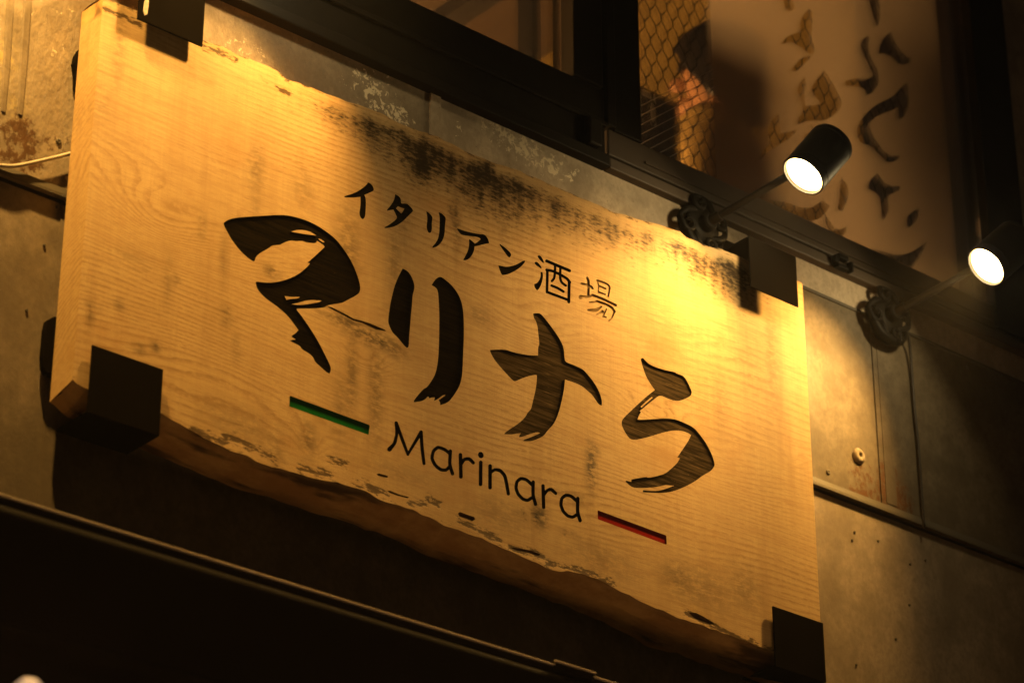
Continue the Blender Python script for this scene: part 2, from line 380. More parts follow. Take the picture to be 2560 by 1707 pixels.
# flattened conduit at the far left
def strip_px(pts, w, m):
    q = [P(*p, WALL) for p in pts]; v = []; f = []
    for i, c in enumerate(q):
        ww = w * (1 if i < len(q) - 1 else .6)
        for (dx, dy) in ((-ww, -.0005), (-ww * .6, -.0022), (ww * .6, -.0022), (ww, -.0005)): v.append((c.x + dx, c.y + dy, c.z))
    for i in range(len(q) - 1):
        for k in range(3): f.append((i * 4 + k, (i + 1) * 4 + k, (i + 1) * 4 + k + 1, i * 4 + k + 1))
    n = 4 * (len(q) - 1); f.append((n, n + 1, n + 2, n + 3)[::-1])
    return obj('wall_bead', v, f, m, bld)
strip_px([(30, -60), (24, 40), (16, 170), (8, 280)], .008, M['wall_b'])
strip_px([(74, -60), (67, 40), (58, 170), (50, 288)], .009, M['wall_b'])
# screws
def screw(px, py, Y, r=.003):
    c = P(px, py, Y); v, f = lathe([(0, r), (.0015, r), (.0028, r * .75), (.003, r * .3), (.0012, r * .25)], c, (0, -1, 0), 12)
    obj('screw', v, f, M['trim'], bld, smooth=True)
for s_ in ((142, 518), (110, 614), (66, 776), (2136, 1330), (2130, 1350), (2195, 1352), (2275, 1410), (2313, 1400), (2273, 1512), (2239, 1597), (2140, 1661)): screw(*s_, WALL + .006)
for s_ in ((146, 355), (2070, 1180), (2418, 920)): screw(*s_, WALL, .006)
v, f = lathe([(0, .018), (.004, .018), (.008, .013), (.009, .006), (.004, .004)], P(2145, 1140, WALL), (0, -1, 0), 24); obj('screw', v, f, M['wall_b'], bld, smooth=True)

# ------------------------------------------------------------------ upstairs windows (parts of the shop front)
ZS = 4.645
win = obj('window', *box(-1.3, 1.262, .045, .095, ZS + .030, 4.84), M['frame'], bld, bevel=.003)      # left window: deep bottom rail
obj('rail_lip', *box(-1.3, 1.262, .030, .095, ZS, ZS + .028), M['frame'], win, bevel=.003)
obj('rail_lip', *box(-1.3, 1.262, .036, .0445, 4.745, 4.757), M['frame'], win, bevel=.002)
obj('stile', *box(1.172, 1.255, .040, .11, 4.842, 6.2), M['frame'], win, bevel=.003)
obj('stile', *box(1.15, 1.176, .150, .20, 4.842, 6.2), M['frame'], win, bevel=.003)
obj('stile', *box(1.256, 1.268, .056, .09, 4.66, 6.2), M['frame'], win)
obj('stile', *box(-1.3, -1.2, .045, .11, 4.842, 6.2), M['frame'], win)
obj('pane', *box(-1.2, 1.171, .080, .085, 4.842, 6.2), M['glass'], win)
win.location = (.030, .035, .0237)
w2 = obj('window', *box(1.275, 2.62, .050, .100, ZS + .044, ZS + .108), M['sill'], bld, bevel=.003)    # right window: sill rail
obj('rail_lip', *box(1.264, 5.2, .034, .098, ZS, ZS + .026), M['sill'], w2, bevel=.003)
obj('rail_lip', *box(1.264, 5.2, .060, .098, ZS + .027, ZS + .043), M['frame'], w2)
obj('rail_lip', *box(1.38, 2.50, .046, .0495, ZS + .060, ZS + .066), M['sill'], w2)
obj('stile', *box(1.264, 1.290, .038, .100, ZS + .109, 6.2), M['frame'], w2, bevel=.003)
obj('stile', *box(1.292, 1.372, .048, .100, ZS + .109, 6.2), M['frame'], w2, bevel=.003)
obj('stile', *box(2.507, 2.640, .040, .110, ZS + .045, 6.2), M['frame'], w2, bevel=.003)
obj('pane', *box(1.373, 2.506, .066, .071, ZS + .109, 6.2), M['glass'], w2)
obj('top_rail', *box(-1.3, 5.2, .03, .12, 6.205, 6.45), M['frame'], bld, bevel=.004)
for (a, b) in ((2.674, 3.6), (3.603, 5.2)): panel(a, b, ZS + .07, 6.2, M['wall_c'], .09, .03, .05)
# latch on the sill rail of the left window, catches beside the mount
obj('latch', *box(1.20, 1.235, .024, .0445, ZS + .034, ZS + .10), M['frame'], win, bevel=.004)
c = P(2105, 655, .03); c -= Vector((.0, .0, .0))
for k, (dx, dz, w, h) in enumerate(((-.018, .0, .012, .020), (.004, .012, .030, .012), (.030, -.004, .008, .026), (.0, -.014, .034, .010))):
    obj('catch', *box(c.x + dx - w / 2, c.x + dx + w / 2, .018, .0335, c.z + dz - h / 2, c.z + dz + h / 2), M['iron'], w2, bevel=.002)

# diamond wire in the right pane
mb = MB(); cw, ch, yk = .0355, .076, .165
x0, x1, z0, z1 = 1.375, 2.42, ZS + .11, 5.75
ncol = int((x1 - x0) / cw) + 1; nrow = int((z1 - z0) / ch) + 1
def mtube(a, b, r): mb.add(*tube([a, b], r, 5, False))
for i in range(ncol):
    for j in range(nrow):
        cx_, cz_ = x0 + i * cw, z0 + j * ch
        w, hh, nk = cw / 2, ch / 2, ch * .09
        a = (cx_, yk, cz_ + nk); b = (cx_ + w, yk, cz_ + hh - nk); c2 = (cx_ - w, yk, cz_ + hh - nk)
        if cx_ + w < x1: mtube(a, b, .0019); mtube(b, (cx_ + w, yk, cz_ + hh + nk), .0024); mtube((cx_ + w, yk, cz_ + hh + nk), (cx_, yk, cz_ + ch - nk), .0019)
        if cx_ - w > x0: mtube(a, c2, .0019); mtube((cx_ - w, yk, cz_ + hh + nk), (cx_, yk, cz_ + ch - nk), .0019)
        mtube((cx_, yk, cz_ - nk), a, .0024)
wm = obj('wire_mesh', mb.v, mb.f, M['wire'], w2); wm['kind'] = 'stuff'
for k in range(13):                                                                       # thin straight pale lines over the lower left of the pane
    a = P(1600, 262 + k * 24, .0645); L = .30 - max(0, k - 4) * .024
    b = a + Vector((1, 0, .83)).normalized() * min(L, .30)
    if b.x > 1.62: b = a + (b - a) * ((1.62 - a.x) / (b.x - a.x))
    obj('glass_line', *tube([a, b], .0006, 5), M['pale_line'], w2)

# frosted film with lettering cut out of it
zz = lambda ox, oy, sc, pts: [(ox + x / sc, oy + y / sc) for (x, y) in pts]
F3 = lambda pts: zz(1660, 0, 2.6133, pts); F5 = lambda pts: zz(1660, 500, 2.6133, pts)
CUT = [F3(q) for q in (
 [(785, -60), (850, -40), (870, 45), (830, 60), (800, 30)],
 [(960, 40), (985, 60), (985, 150), (975, 230), (1000, 300), (990, 345), (960, 335), (900, 290), (840, 255), (785, 275), (800, 235), (850, 205), (905, 195), (900, 130), (930, 80)],
 [(850, 440), (880, 400), (930, 350), (985, 355), (940, 395), (905, 440), (870, 455)],
 [(930, 490), (945, 540), (925, 600), (940, 680), (1035, 668), (1030, 650), (985, 600), (975, 560), (1060, 445), (1100, 500), (1150, 590), (1180, 650), (1170, 700), (1120, 750), (1060, 780), (960, 775), (890, 800), (890, 755), (930, 720), (900, 620), (880, 570)],
 [(690, 830), (720, 770), (760, 730), (770, 800), (775, 860), (890, 835), (850, 885), (780, 930), (700, 975), (640, 1035), (650, 985), (710, 920), (695, 870)],
 [(970, 800), (1000, 830), (1020, 860), (940, 890), (930, 870), (980, 850)],
 [(1170, 1150), (1220, 1200), (1225, 1290), (1180, 1375), (1150, 1360), (1165, 1260)],
 [(700, 1300), (820, 1310), (900, 1350), (990, 1350), (1050, 1300), (1100, 1340), (1050, 1420), (950, 1440), (860, 1400), (760, 1350)],
 [(1065, 1390), (1095, 1430), (1130, 1490), (1180, 1490), (1210, 1470), (1210, 1520), (1160, 1540), (1100, 1510), (1070, 1450)],
 [(1350, -40), (1420, -30), (1435, 90), (1410, 165), (1390, 120), (1375, 60)],
 [(1360, 215), (1350, 280), (1370, 370), (1420, 450), (1425, 530), (1390, 590), (1345, 610), (1325, 560), (1200, 545), (1200, 515), (1270, 495), (1345, 510), (1385, 480), (1350, 400), (1310, 330), (1300, 280), (1325, 230)],
 [(1500, 190), (1530, 270), (1590, 350), (1640, 370), (1620, 405), (1550, 410), (1520, 370), (1480, 340), (1420, 335), (1430, 280), (1460, 230)],
 [(1605, 520), (1620, 600), (1620, 680), (1600, 740), (1555, 775), (1545, 720), (1550, 690), (1480, 720), (1400, 750), (1360, 800), (1370, 860), (1420, 930), (1470, 1000), (1560, 1010), (1540, 1045), (1480, 1055), (1430, 1010), (1370, 940), (1310, 930), (1275, 880), (1285, 800), (1340, 730), (1420, 660), (1520, 620), (1570, 560)],
 [(1410, 1120), (1440, 1160), (1470, 1200), (1560, 1210), (1555, 1245), (1490, 1260), (1480, 1320), (1495, 1360), (1450, 1440), (1440, 1410), (1440, 1340), (1420, 1260), (1350, 1225), (1360, 1180)],
 [(1690, 1350), (1680, 1430), (1620, 1485), (1600, 1440), (1620, 1390)])]
CUT.append(F5([(1360, 310), (1450, 330), (1540, 355), (1640, 340), (1740, 265), (1700, 360), (1640, 440), (1560, 400), (1450, 360), (1390, 325)]))
def smooth_loop(pts, n=2):
    """round a traced outline a little (corner cutting), keeping sharp tips"""
    p = [Vector(q) for q in pts]
    for _ in range(n):
        r = []
        for i in range(len(p)):
            a, b, c = p[i - 1], p[i], p[(i + 1) % len(p)]
            d1, d2 = (b - a), (c - b)
            if d1.length > 0 and d2.length > 0 and d1.normalized().dot(d2.normalized()) > .35:
                r.append(b.lerp(a, .25)); r.append(b.lerp(c, .25))
            else: r.append(b)
        p = r
    return [tuple(q) for q in p]
def cdt(outer, holes, extra=()):
    V = []; E = []; Fs = []
    for loop in [outer] + holes:
        ar = sum(a[0] * b[1] - b[0] * a[1] for a, b in zip(loop, loop[1:] + loop[:1]))
        if ar < 0: loop = loop[::-1]
        n = len(V); V += [Vector(q) for q in loop]; Fs.append(list(range(n, n + len(loop))))
    V += [Vector(q) for q in extra]
    vo, eo, fo, ov, oe, of = delaunay_2d_cdt(V, E, Fs, 0, 1e-6, True)
    return vo, fo, of
YF = .0785
loops = [[(lambda q: (q.x, q.z))(P(*s, YF)) for s in smooth_loop(c)] for c in CUT]
outer = [(1.624, ZS + .109), (2.423, ZS + .109), (2.423, 5.85), (1.624, 5.85)]
loops = [[(min(max(x, 1.63), 2.41), max(z, ZS + .112)) for (x, z) in l] for l in loops]
vo, fo, of = cdt(outer, loops)
v = [(q.x, YF, q.y) for q in vo]; f = [t for t, o_ in zip(fo, of) if list(o_) == [0]]
fi = obj('frosted_film', v, f, M['film'], w2); fi['label'] = 'frosted film with brush lettering cut out of it'
w2.location = (.030, .035, .0237)

# ------------------------------------------------------------------ the room behind the windows
rm = MB()
for b in ((-1.3, 7, .12, 5.0, 3.82, 3.90),): rm.add(*box(*b))
o = obj('room_floor', rm.v, rm.f, M['beam']); o['kind'] = 'structure'
o = obj('room_ceiling', *box(-1.3, 7, .125, 5.0, 6.16, 6.24), M['ceil']); o['kind'] = 'structure'
o = obj('added_soffit', *box(-1.3, 1.85, .30, 2.4, 5.60, 6.158), M['darkceil']); o['kind'] = 'structure'  # dark soffit added to dim the view through the left window
o = obj('room_wall', *box(-1.3, 7, 5.0, 5.08, 3.90, 6.16), M['plaster']); o['kind'] = 'structure'
o = obj('room_wall', *box(7, 7.08, .125, 5.0, 3.90, 6.16), M['plaster']); o['kind'] = 'structure'
o = obj('room_wall', *box(-1.38, -1.3, .125, 5.0, 3.90, 6.16), M['plaster']); o['kind'] = 'structure'
o = obj('room_wall', *box(-1.3, 5.2, .125, .20, 3.90, 4.70), M['plaster']); o['kind'] = 'structure'
o = obj('room_wall', *box(2.66, 7, .125, .20, 4.705, 6.158), M['plaster']); o['kind'] = 'structure'
# a beam under the ceiling, running away from the window
a = P(1250, 120, 1.1)
tag(obj('ceiling_beam', *box(1.50, 1.56, .32, 2.38, 5.555, 5.597), M['frame']), 'dark timber beam crossing the brown ceiling behind the left upstairs window', 'beam')
# curtain
xs = np.linspace(2.55, 3.35, 60); v = []; f = []
for i, x in enumerate(xs):
    y = .46 + .016 * math.sin(i * .9) + .008 * math.sin(i * 2.3 + 1)
    v += [(x, y, 4.1), (x, y, 6.15)]
for i in range(len(xs) - 1): f.append((2 * i, 2 * i + 2, 2 * i + 3, 2 * i + 1))
cu = obj('curtain', v, f, M['curtain'], smooth=True); cu.modifiers.new('thickness', 'SOLIDIFY').thickness = .003
tag(cu, 'plain grey brown curtain hanging behind the right half of the frosted window', 'curtain')
# cabinet with a white card
a = P(1596, 205, .26); b = P(1700, 230, .26)
cab = thing('cabinet', 'dark brown cabinet behind the wire mesh window, with a white card on it', 'cabinet', (b.x - .30, .26, 3.9))
zt = a.z - .004; xr = b.x; xl = xr - .30
obj('carcass', *[(q) for q in box(xl - cab.location.x, xr - cab.location.x, 0, .12, 0, zt - 3.9)], M['cabinet'], cab, bevel=.006)
for (dx0, dx1) in ((.010, .147), (.153, .290)):
    obj('door', *box(xl + dx0 - cab.location.x, xl + dx1 - cab.location.x, -.012, -.0005, .05, zt - 3.9 - .30), M['cabinet'], cab, bevel=.003)
q0 = P(1598, 232, .255); q1 = P(1630, 285, .255)
cd = MB(); w, hgt = q1.x - q0.x, abs(q0.z - q1.z)
for b in ((0, .052, .085, .10), (.038, .052, .018, .085), (0, .006, .03, .085), (0, .012, .012, .03)): cd.add(*box(b[0], b[1], -.004, -.0005, b[2], b[3]))
co_ = obj('white_card', cd.v, cd.f, M['card'], None, loc=(q0.x, .26, q0.z - .085)); tag(co_, 'small white card with a dark window in it, fixed to the dark cabinet', 'card')

# ------------------------------------------------------------------ floor lamp that lights the room
fl = thing('floor_lamp', 'warm floor lamp glowing inside the upstairs room, hidden below the window sill', 'lamp', (1.0, 1.15, 3.9))
obj('base', *lathe([(0, .001), (0, .14), (.02, .14), (.03, .02)], (0, 0, 0), (0, 0, 1), 24), M['frame'], fl, smooth=True)
obj('pole', *tube([(0, 0, .02), (0, 0, .62)], .010), M['frame'], fl, smooth=True)
obj('lamp_shade', *lathe([(.48, .13), (.64, .09)], (0, 0, 0), (0, 0, 1), 32), M['shade'], fl, smooth=True)
L = bpy.data.lights.new('room_light', 'POINT'); L.energy = ROOM_W; L.color = (1, .52, .17); L.shadow_soft_size = .35
lo = bpy.data.objects.new('room_light', L); COL.objects.link(lo); lo.parent = fl; lo.location = (0, 0, .74)

# ------------------------------------------------------------------ person inside, seen from behind the right shoulder
hc = P(1790, 190, .55)                                # head centre
per = thing('person', 'person with dark hair and a yellow shirt standing behind the wire mesh window', 'person', (hc.x, hc.y, 3.90))
H0 = hc.z - 3.90                                      # head centre above the floor
fd = Vector((-.55, .84, 0)).normalized(); sd = Vector((-fd.y, fd.x, 0))      # facing, left side
def pt(f_, s_, z): return fd * f_ + sd * s_ + Vector((0, 0, z))
def skin_body(name, chain, edges, mat, parent, sub=2):
    me = bpy.data.meshes.new(name); me.from_pydata([c[0] for c in chain], edges, []); me.update()
    o = bpy.data.objects.new(name, me); COL.objects.link(o); o.parent = parent; me.materials.append(mat)
    sk = o.modifiers.new('skin', 'SKIN'); lay = me.skin_vertices[0] if me.skin_vertices else None
    if lay is None:
        import bmesh
        bm = bmesh.new(); bm.from_mesh(me); bm.verts.layers.skin.verify(); bm.to_mesh(me); bm.free(); lay = me.skin_vertices[0]
    for i, c in enumerate(chain):
        r = c[1]; lay.data[i].radius = r if hasattr(r, '__len__') else (r, r)
        lay.data[i].use_root = (i == 0)
    sk.use_smooth_shade = True
    s = o.modifiers.new('subdivision', 'SUBSURF'); s.levels = sub; s.render_levels = sub
    return o
sh = H0 - .24; hp = H0 - .74
body = [(pt(0, 0, hp), .13), (pt(0, 0, hp + .22), .125), (pt(-.01, 0, sh - .10), .145), (pt(-.015, 0, sh + .03), .075), (pt(.0, 0, H0 - .12), .052), (pt(.012, 0, H0 - .03), .078), (pt(.012, 0, H0 + .05), .082),
        (pt(-.01, .17, sh - .02), .062), (pt(0, .22, sh - .28), .046), (pt(.14, .20, sh - .48), .034), (pt(.22, .18, sh - .54), .03),
        (pt(-.01, -.17, sh - .02), .062), (pt(0, -.22, sh - .28), .046), (pt(.14, -.20, sh - .48), .034), (pt(.22, -.18, sh - .54), .03),
        (pt(0, .09, hp - .10), .085), (pt(.02, .09, hp - .42), .062), (pt(0, .09, .09), .042), (pt(.10, .09, .04), .035),
        (pt(0, -.09, hp - .10), .085), (pt(.02, -.09, hp - .42), .062), (pt(0, -.09, .09), .042), (pt(.10, -.09, .04), .035)]
ed = [(0, 1), (1, 2), (2, 3), (3, 4), (4, 5), (5, 6), (2, 7), (7, 8), (8, 9), (9, 10), (2, 11), (11, 12), (12, 13), (13, 14), (0, 15), (15, 16), (16, 17), (17, 18), (0, 19), (19, 20), (20, 21), (21, 22)]
skin_body('body', body, ed, M['skin'], per)
shirt = [(pt(0, 0, hp - .03), .15), (pt(0, 0, hp + .22), .142), (pt(-.01, 0, sh - .10), .160), (pt(-.015, 0, sh + .035), .088), (pt(-.01, .18, sh - .02), .078), (pt(0, .225, sh - .27), .060), (pt(-.01, -.18, sh - .02), .078), (pt(0, -.225, sh - .27), .060)]
skin_body('shirt', shirt, [(0, 1), (1, 2), (2, 3), (2, 4), (4, 5), (2, 6), (6, 7)], M['shirt'], per)
tr = [(pt(0, 0, hp - .02), .14), (pt(0, .09, hp - .12), .098), (pt(.02, .09, hp - .42), .075), (pt(0, .09, .08), .06), (pt(0, -.09, hp - .12), .098), (pt(.02, -.09, hp - .42), .075), (pt(0, -.09, .08), .06)]
skin_body('trousers', tr, [(0, 1), (1, 2), (2, 3), (0, 4), (4, 5), (5, 6)], M['trousers'], per)
# hair: a bob shell round crown, back and sides, open at the face
v = []; f = []; n, m = 36, 14
for j in range(m + 1):
    for i in range(n):
        az = 2 * math.pi * i / n; face = max(0, math.cos(az)) ** 1.2
        low = 2.55 - 1.45 * face                       # polar angle reached by the hair, shorter over the face
        th = low * j / m
        rr = .108 + .006 * math.sin(az * 9 + j * .4) * (j / m)
        z = rr * (1.10 if th < 1.57 else 1.55) * math.cos(th); rad = rr * (math.sin(th) if th < 1.57 else 1 - .05 * (th - 1.57))
        v.append(pt(rad * math.cos(az) * 1.04 - .012, rad * math.sin(az) * .93, H0 + .020 + z))
for j in range(m):
    for i in range(n): f.append((j * n + i, j * n + (i + 1) % n, (j + 1) * n + (i + 1) % n, (j + 1) * n + i))
ha = obj('hair', v, f, M['hair'], per, smooth=True); so = ha.modifiers.new('thickness', 'SOLIDIFY'); so.thickness = .012
# face: nose, ears, eyes, mouth
fm = MB()
def ell(c, rx, ry, rz, n=12, m=8):
    vv = []; ff = []
    for j in range(m + 1):
        for i in range(n):
            th = math.pi * j / m; az = 2 * math.pi * i / n
            vv.append(Vector(c) + fd * (rx * math.sin(th) * math.cos(az)) + sd * (ry * math.sin(th) * math.sin(az)) + Vector((0, 0, rz * math.cos(th))))
    for j in range(m):
        for i in range(n): ff.append((j * n + i, (j + 1) * n + i, (j + 1) * n + (i + 1) % n, j * n + (i + 1) % n))
    return vv, ff
obj('nose', *ell(pt(.100, 0, H0 - .01), .020, .013, .022), M['skin'], per, smooth=True)
obj('chin', *ell(pt(.062, 0, H0 - .085), .038, .034, .026), M['skin'], per, smooth=True)
for s_ in (-1, 1):
    obj('ear', *ell(pt(.005, s_ * .088, H0 - .005), .018, .010, .032), M['skin'], per, smooth=True)
    obj('eye', *ell(pt(.082, s_ * .032, H0 + .012), .010, .014, .008), M['hair'], per, smooth=True)
obj('mouth', *ell(pt(.090, 0, H0 - .055), .008, .024, .006), M['skin'], per, smooth=True)

# ------------------------------------------------------------------ the wooden sign
D_B = .07                                             # thickness of the slab
TOPP = [(262, -2), (300, 12), (345, 29), (420, 62), (509, 101), (566, 122), (612, 142), (674, 168), (727, 203), (796, 226), (865, 253), (910, 266), (953, 283), (1007, 314), (1050, 328), (1091, 341), (1137, 364), (1183, 387), (1240, 408),
        (1290, 424), (1336, 444), (1380, 463), (1412, 478), (1470, 501), (1527, 527), (1604, 551), (1660, 566), (1698, 579), (1729, 598), (1771, 616), (1805, 624), (1850, 643), (1900, 666), (1960, 690), (1993, 702), (2006, 709)]
BOTP = [(173, 938), (190, 958), (220, 975), (300, 1000), (404, 1034), (470, 1070), (509, 1095), (536, 1107), (597, 1134), (689, 1168), (765, 1191), (800, 1199), (850, 1207), (900, 1222), (953, 1249), (1045, 1279), (1106, 1310), (1183, 1340), (1244, 1363),
        (1313, 1394), (1374, 1421), (1428, 1429), (1489, 1444), (1535, 1467), (1596, 1501), (1642, 1520), (1700, 1545), (1717, 1549), (1775, 1570), (1859, 1599), (1936, 1631), (2000, 1658), (2057, 1680)]
BAKP = [(120, 1001), (138, 1014), (165, 1038), (230, 1072), (300, 1100), (356, 1122), (459, 1166), (574, 1216), (689, 1249), (800, 1287), (860, 1302), (915, 1321), (984, 1344), (1037, 1375), (1106, 1405), (1183, 1430), (1298, 1470), (1412, 1513),
        (1527, 1562), (1623, 1616), (1660, 1627), (1700, 1634), (1744, 1654), (1844, 1684), (1920, 1715), (1995, 1742)]
def xz(pts, Y): return [(q.x, q.z) for q in (P(*p, Y) for p in pts)]
top_, bot_, bak_ = xz(TOPP, 0), xz(BOTP, 0), xz(BAKP, D_B)
XL, XR = 0.0, 1.791
NX = 200
xs = np.linspace(XL, XR, NX)
itp = lambda c: np.interp(xs, [q[0] for q in c], [q[1] for q in c])
def wob(scale, amp, seed):
    r = np.random.default_rng(seed); k = r.normal(size=int(scale) + 4); return amp * np.interp(xs, np.linspace(-.1, 1.9, len(k)), k)
zt, zb, zk = itp(top_) + wob(120, .0012, 1), itp(bot_) + wob(110, .0014, 2), itp(bak_) + wob(90, .0012, 3)
outer = [(x, z) for x, z in zip(xs, zb)] + [(XR, z) for z in np.linspace(zb[-1], zt[-1], 90)[1:-1]] + [(x, z) for x, z in zip(xs[::-1], zt[::-1])] + [(XL, z) for z in np.linspace(zt[0], zb[0], 90)[1:-1]]
nR = 88
A = lambda pts: zz(540, 500, 3.4075, pts); B4 = lambda pts: zz(940, 640, 3.92, pts); N5 = lambda pts: zz(1200, 760, 4.356, pts); R6 = lambda pts: zz(1530, 860, 3.92, pts)
K2 = lambda pts: zz(840, 440, 5.2275, pts); K3 = lambda pts: zz(1180, 580, 5.2275, pts); L7 = lambda pts: zz(700, 960, 4.238, pts); L8 = lambda pts: zz(1150, 1100, 4.276, pts)
def xzs(loop, n=2): return xz(smooth_loop(loop, n), 0)
def stroke(pts, w, n=7):
    """outline of a round-ended gouge stroke; w is one width or one per point, in photo pixels"""
    p = [Vector(q) for q in pts]; w = list(w) if hasattr(w, '__len__') else [w] * len(p)
    if len(p) > 2:                                    # round the bends
        q = [p[0]]; ww = [w[0]]
        for i in range(1, len(p) - 1):
            for t in (0.0, .5, 1.0):
                a = p[i].lerp(p[i - 1], .28); b = p[i].lerp(p[i + 1], .28)
                q.append(a.lerp(p[i], t).lerp(p[i].lerp(b, t), t)); ww.append(w[i])
        q.append(p[-1]); ww.append(w[-1]); p, w = q, ww
    Lf, Rt = [], []
    for i in range(len(p)):
        d = (p[min(i + 1, len(p) - 1)] - p[max(i - 1, 0)]).normalized(); nn = Vector((-d.y, d.x))
        Lf.append(p[i] + nn * w[i] / 2); Rt.append(p[i] - nn * w[i] / 2)
    def cap(c, d, r):
        nn = Vector((-d.y, d.x)); return [c + (nn * math.cos(a) + d * math.sin(a)) * r for a in [math.pi * k / n for k in range(1, n)]]
    d1 = (p[-1] - p[-2]).normalized(); d0 = (p[0] - p[1]).normalized()
    out = Lf + cap(p[-1], d1, w[-1] / 2) + Rt[::-1] + cap(p[0], d0, w[0] / 2)
    return [tuple(q) for q in out]
GL = []                                               # (loop, group id, island?)
GRP = []                                              # name, label, material, depth
def group(name, label, m, depth): GRP.append((name, label, m, depth)); return len(GRP) - 1
def carve(gid, loop, island=False): GL.append((loop, gid, island))
def carve_s(gid, sc, strokes, off, fac=1.0):
    for pts, w in strokes:
        w2_ = [q / sc[2] * fac for q in w] if hasattr(w, '__len__') else w / sc[2] * fac
        carve(gid, xz(stroke(zz(sc[0], sc[1], sc[2], pts), w2_), 0))
def big(label): return group('carved_letter', label, 'paler' if 'katakana na' in label or 'carved ra' in label else 'black', .0028)
g_ = big('large carved katakana ma, leftmost of the big letters')
carve(g_, xzs(A([(60, 205), (75, 185), (130, 158), (230, 145), (400, 135), (570, 125), (680, 145), (790, 180), (900, 240), (1020, 330), (1090, 420), (1160, 530), (1205, 640), (1228, 720), (1230, 770), (1212, 805), (1100, 862), (1075, 877), (950, 895), (912, 922), (690, 925),
   (690, 940), (720, 975), (790, 1075), (870, 1200), (930, 1320), (970, 1400), (982, 1440), (968, 1478), (945, 1470), (890, 1420), (840, 1375), (832, 1345), (800, 1310), (728, 1270), (720, 1245), (680, 1225), (632, 1200), (640, 1192), (680, 1188), (642, 1165), (650, 1150), (672, 1140), (702, 1108), (660, 1050), (610, 985), (520, 905), (430, 845), (375, 790), (345, 745), (338, 700), (350, 695), (400, 702), (490, 705), (600, 680), (700, 635), (790, 560), (800, 540), (778, 535), (830, 490), (925, 402),
   (918, 385), (862, 348), (852, 365), (830, 370), (760, 360), (740, 348), (680, 352), (630, 343), (555, 375), (550, 383), (475, 388), (460, 405), (345, 470), (330, 520), (318, 525), (280, 500), (210, 440), (130, 335), (95, 270)])))
for isl in ([(638, 270), (700, 253), (790, 263), (855, 303), (800, 297), (720, 285)], [(870, 330), (895, 333), (925, 358), (915, 364), (885, 345)], [(585, 818), (640, 826), (715, 825), (700, 838), (640, 842), (600, 850)], [(645, 888), (700, 876), (790, 850), (900, 857), (880, 870), (800, 885), (720, 895)]):
    carve(g_, xzs(A(isl), 1), True)
g_ = big('large carved katakana ri, second of the big letters')
carve(g_, xzs(B4([(262, 122), (305, 142), (340, 185), (365, 240), (380, 295), (372, 340), (358, 385), (355, 460), (345, 560), (335, 680), (325, 800), (322, 890), (302, 900), (270, 870), (235, 825), (200, 785), (160, 750), (118, 655), (122, 600), (135, 500), (150, 420), (170, 340), (190, 270), (225, 190)])))
carve(g_, xzs(B4([(545, 285), (572, 240), (605, 210), (640, 203), (690, 240), (740, 285), (790, 345), (825, 410), (845, 475), (858, 560), (862, 680), (862, 800), (855, 950), (850, 1080), (842, 1190), (820, 1270), (780, 1340), (740, 1395), (720, 1420), (680, 1445), (630, 1460), (628, 1430), (612, 1412), (640, 1395), (680, 1362), (660, 1360), (600, 1405), (570, 1420), (575, 1385), (545, 1385), (525, 1395), (510, 1375), (475, 1410), (430, 1425), (372, 1432), (368, 1420), (400, 1375), (470, 1295), (495, 1290), (540, 1230), (580, 1160), (600, 1080), (612, 980), (617, 850), (620, 700), (620, 560), (615, 440), (605, 320)])))
g_ = big('large carved katakana na, third of the big letters')
carve(g_, xzs(N5([(578, 105), (600, 100), (655, 100), (690, 135), (750, 210), (820, 305), (870, 385), (900, 440), (915, 500), (920, 570), (928, 630), (1000, 655), (1080, 690), (1130, 715), (1180, 775), (1230, 835), (1280, 915), (1310, 980), (1330, 1060), (1325, 1105), (1290, 1090), (1260, 1045), (1220, 985), (1150, 925), (1100, 885), (1020, 850), (925, 820), (920, 900), (900, 1010), (870, 1140), (840, 1230), (800, 1310), (740, 1370), (690, 1440), (620, 1470), (550, 1495), (470, 1490), (475, 1475), (540, 1455), (620, 1420), (655, 1405), (625, 1390), (540, 1415), (460, 1445), (425, 1448), (430, 1425), (445, 1405), (400, 1408), (340, 1420), (265, 1415), (270, 1400), (340, 1350), (420, 1300), (490, 1235), (525, 1170), (555, 1150), (575, 1060), (600, 960), (615, 870), (622, 780), (610, 768), (540, 780), (450, 810), (380, 845), (350, 825), (280, 750), (200, 660), (150, 595), (108, 515), (112, 500), (200, 495), (285, 497), (340, 518), (450, 545), (560, 560), (632, 560), (632, 470), (645, 440), (645, 410), (635, 330), (628, 250), (610, 185), (585, 150)])))
g_ = big('large carved ra, rightmost of the big letters')
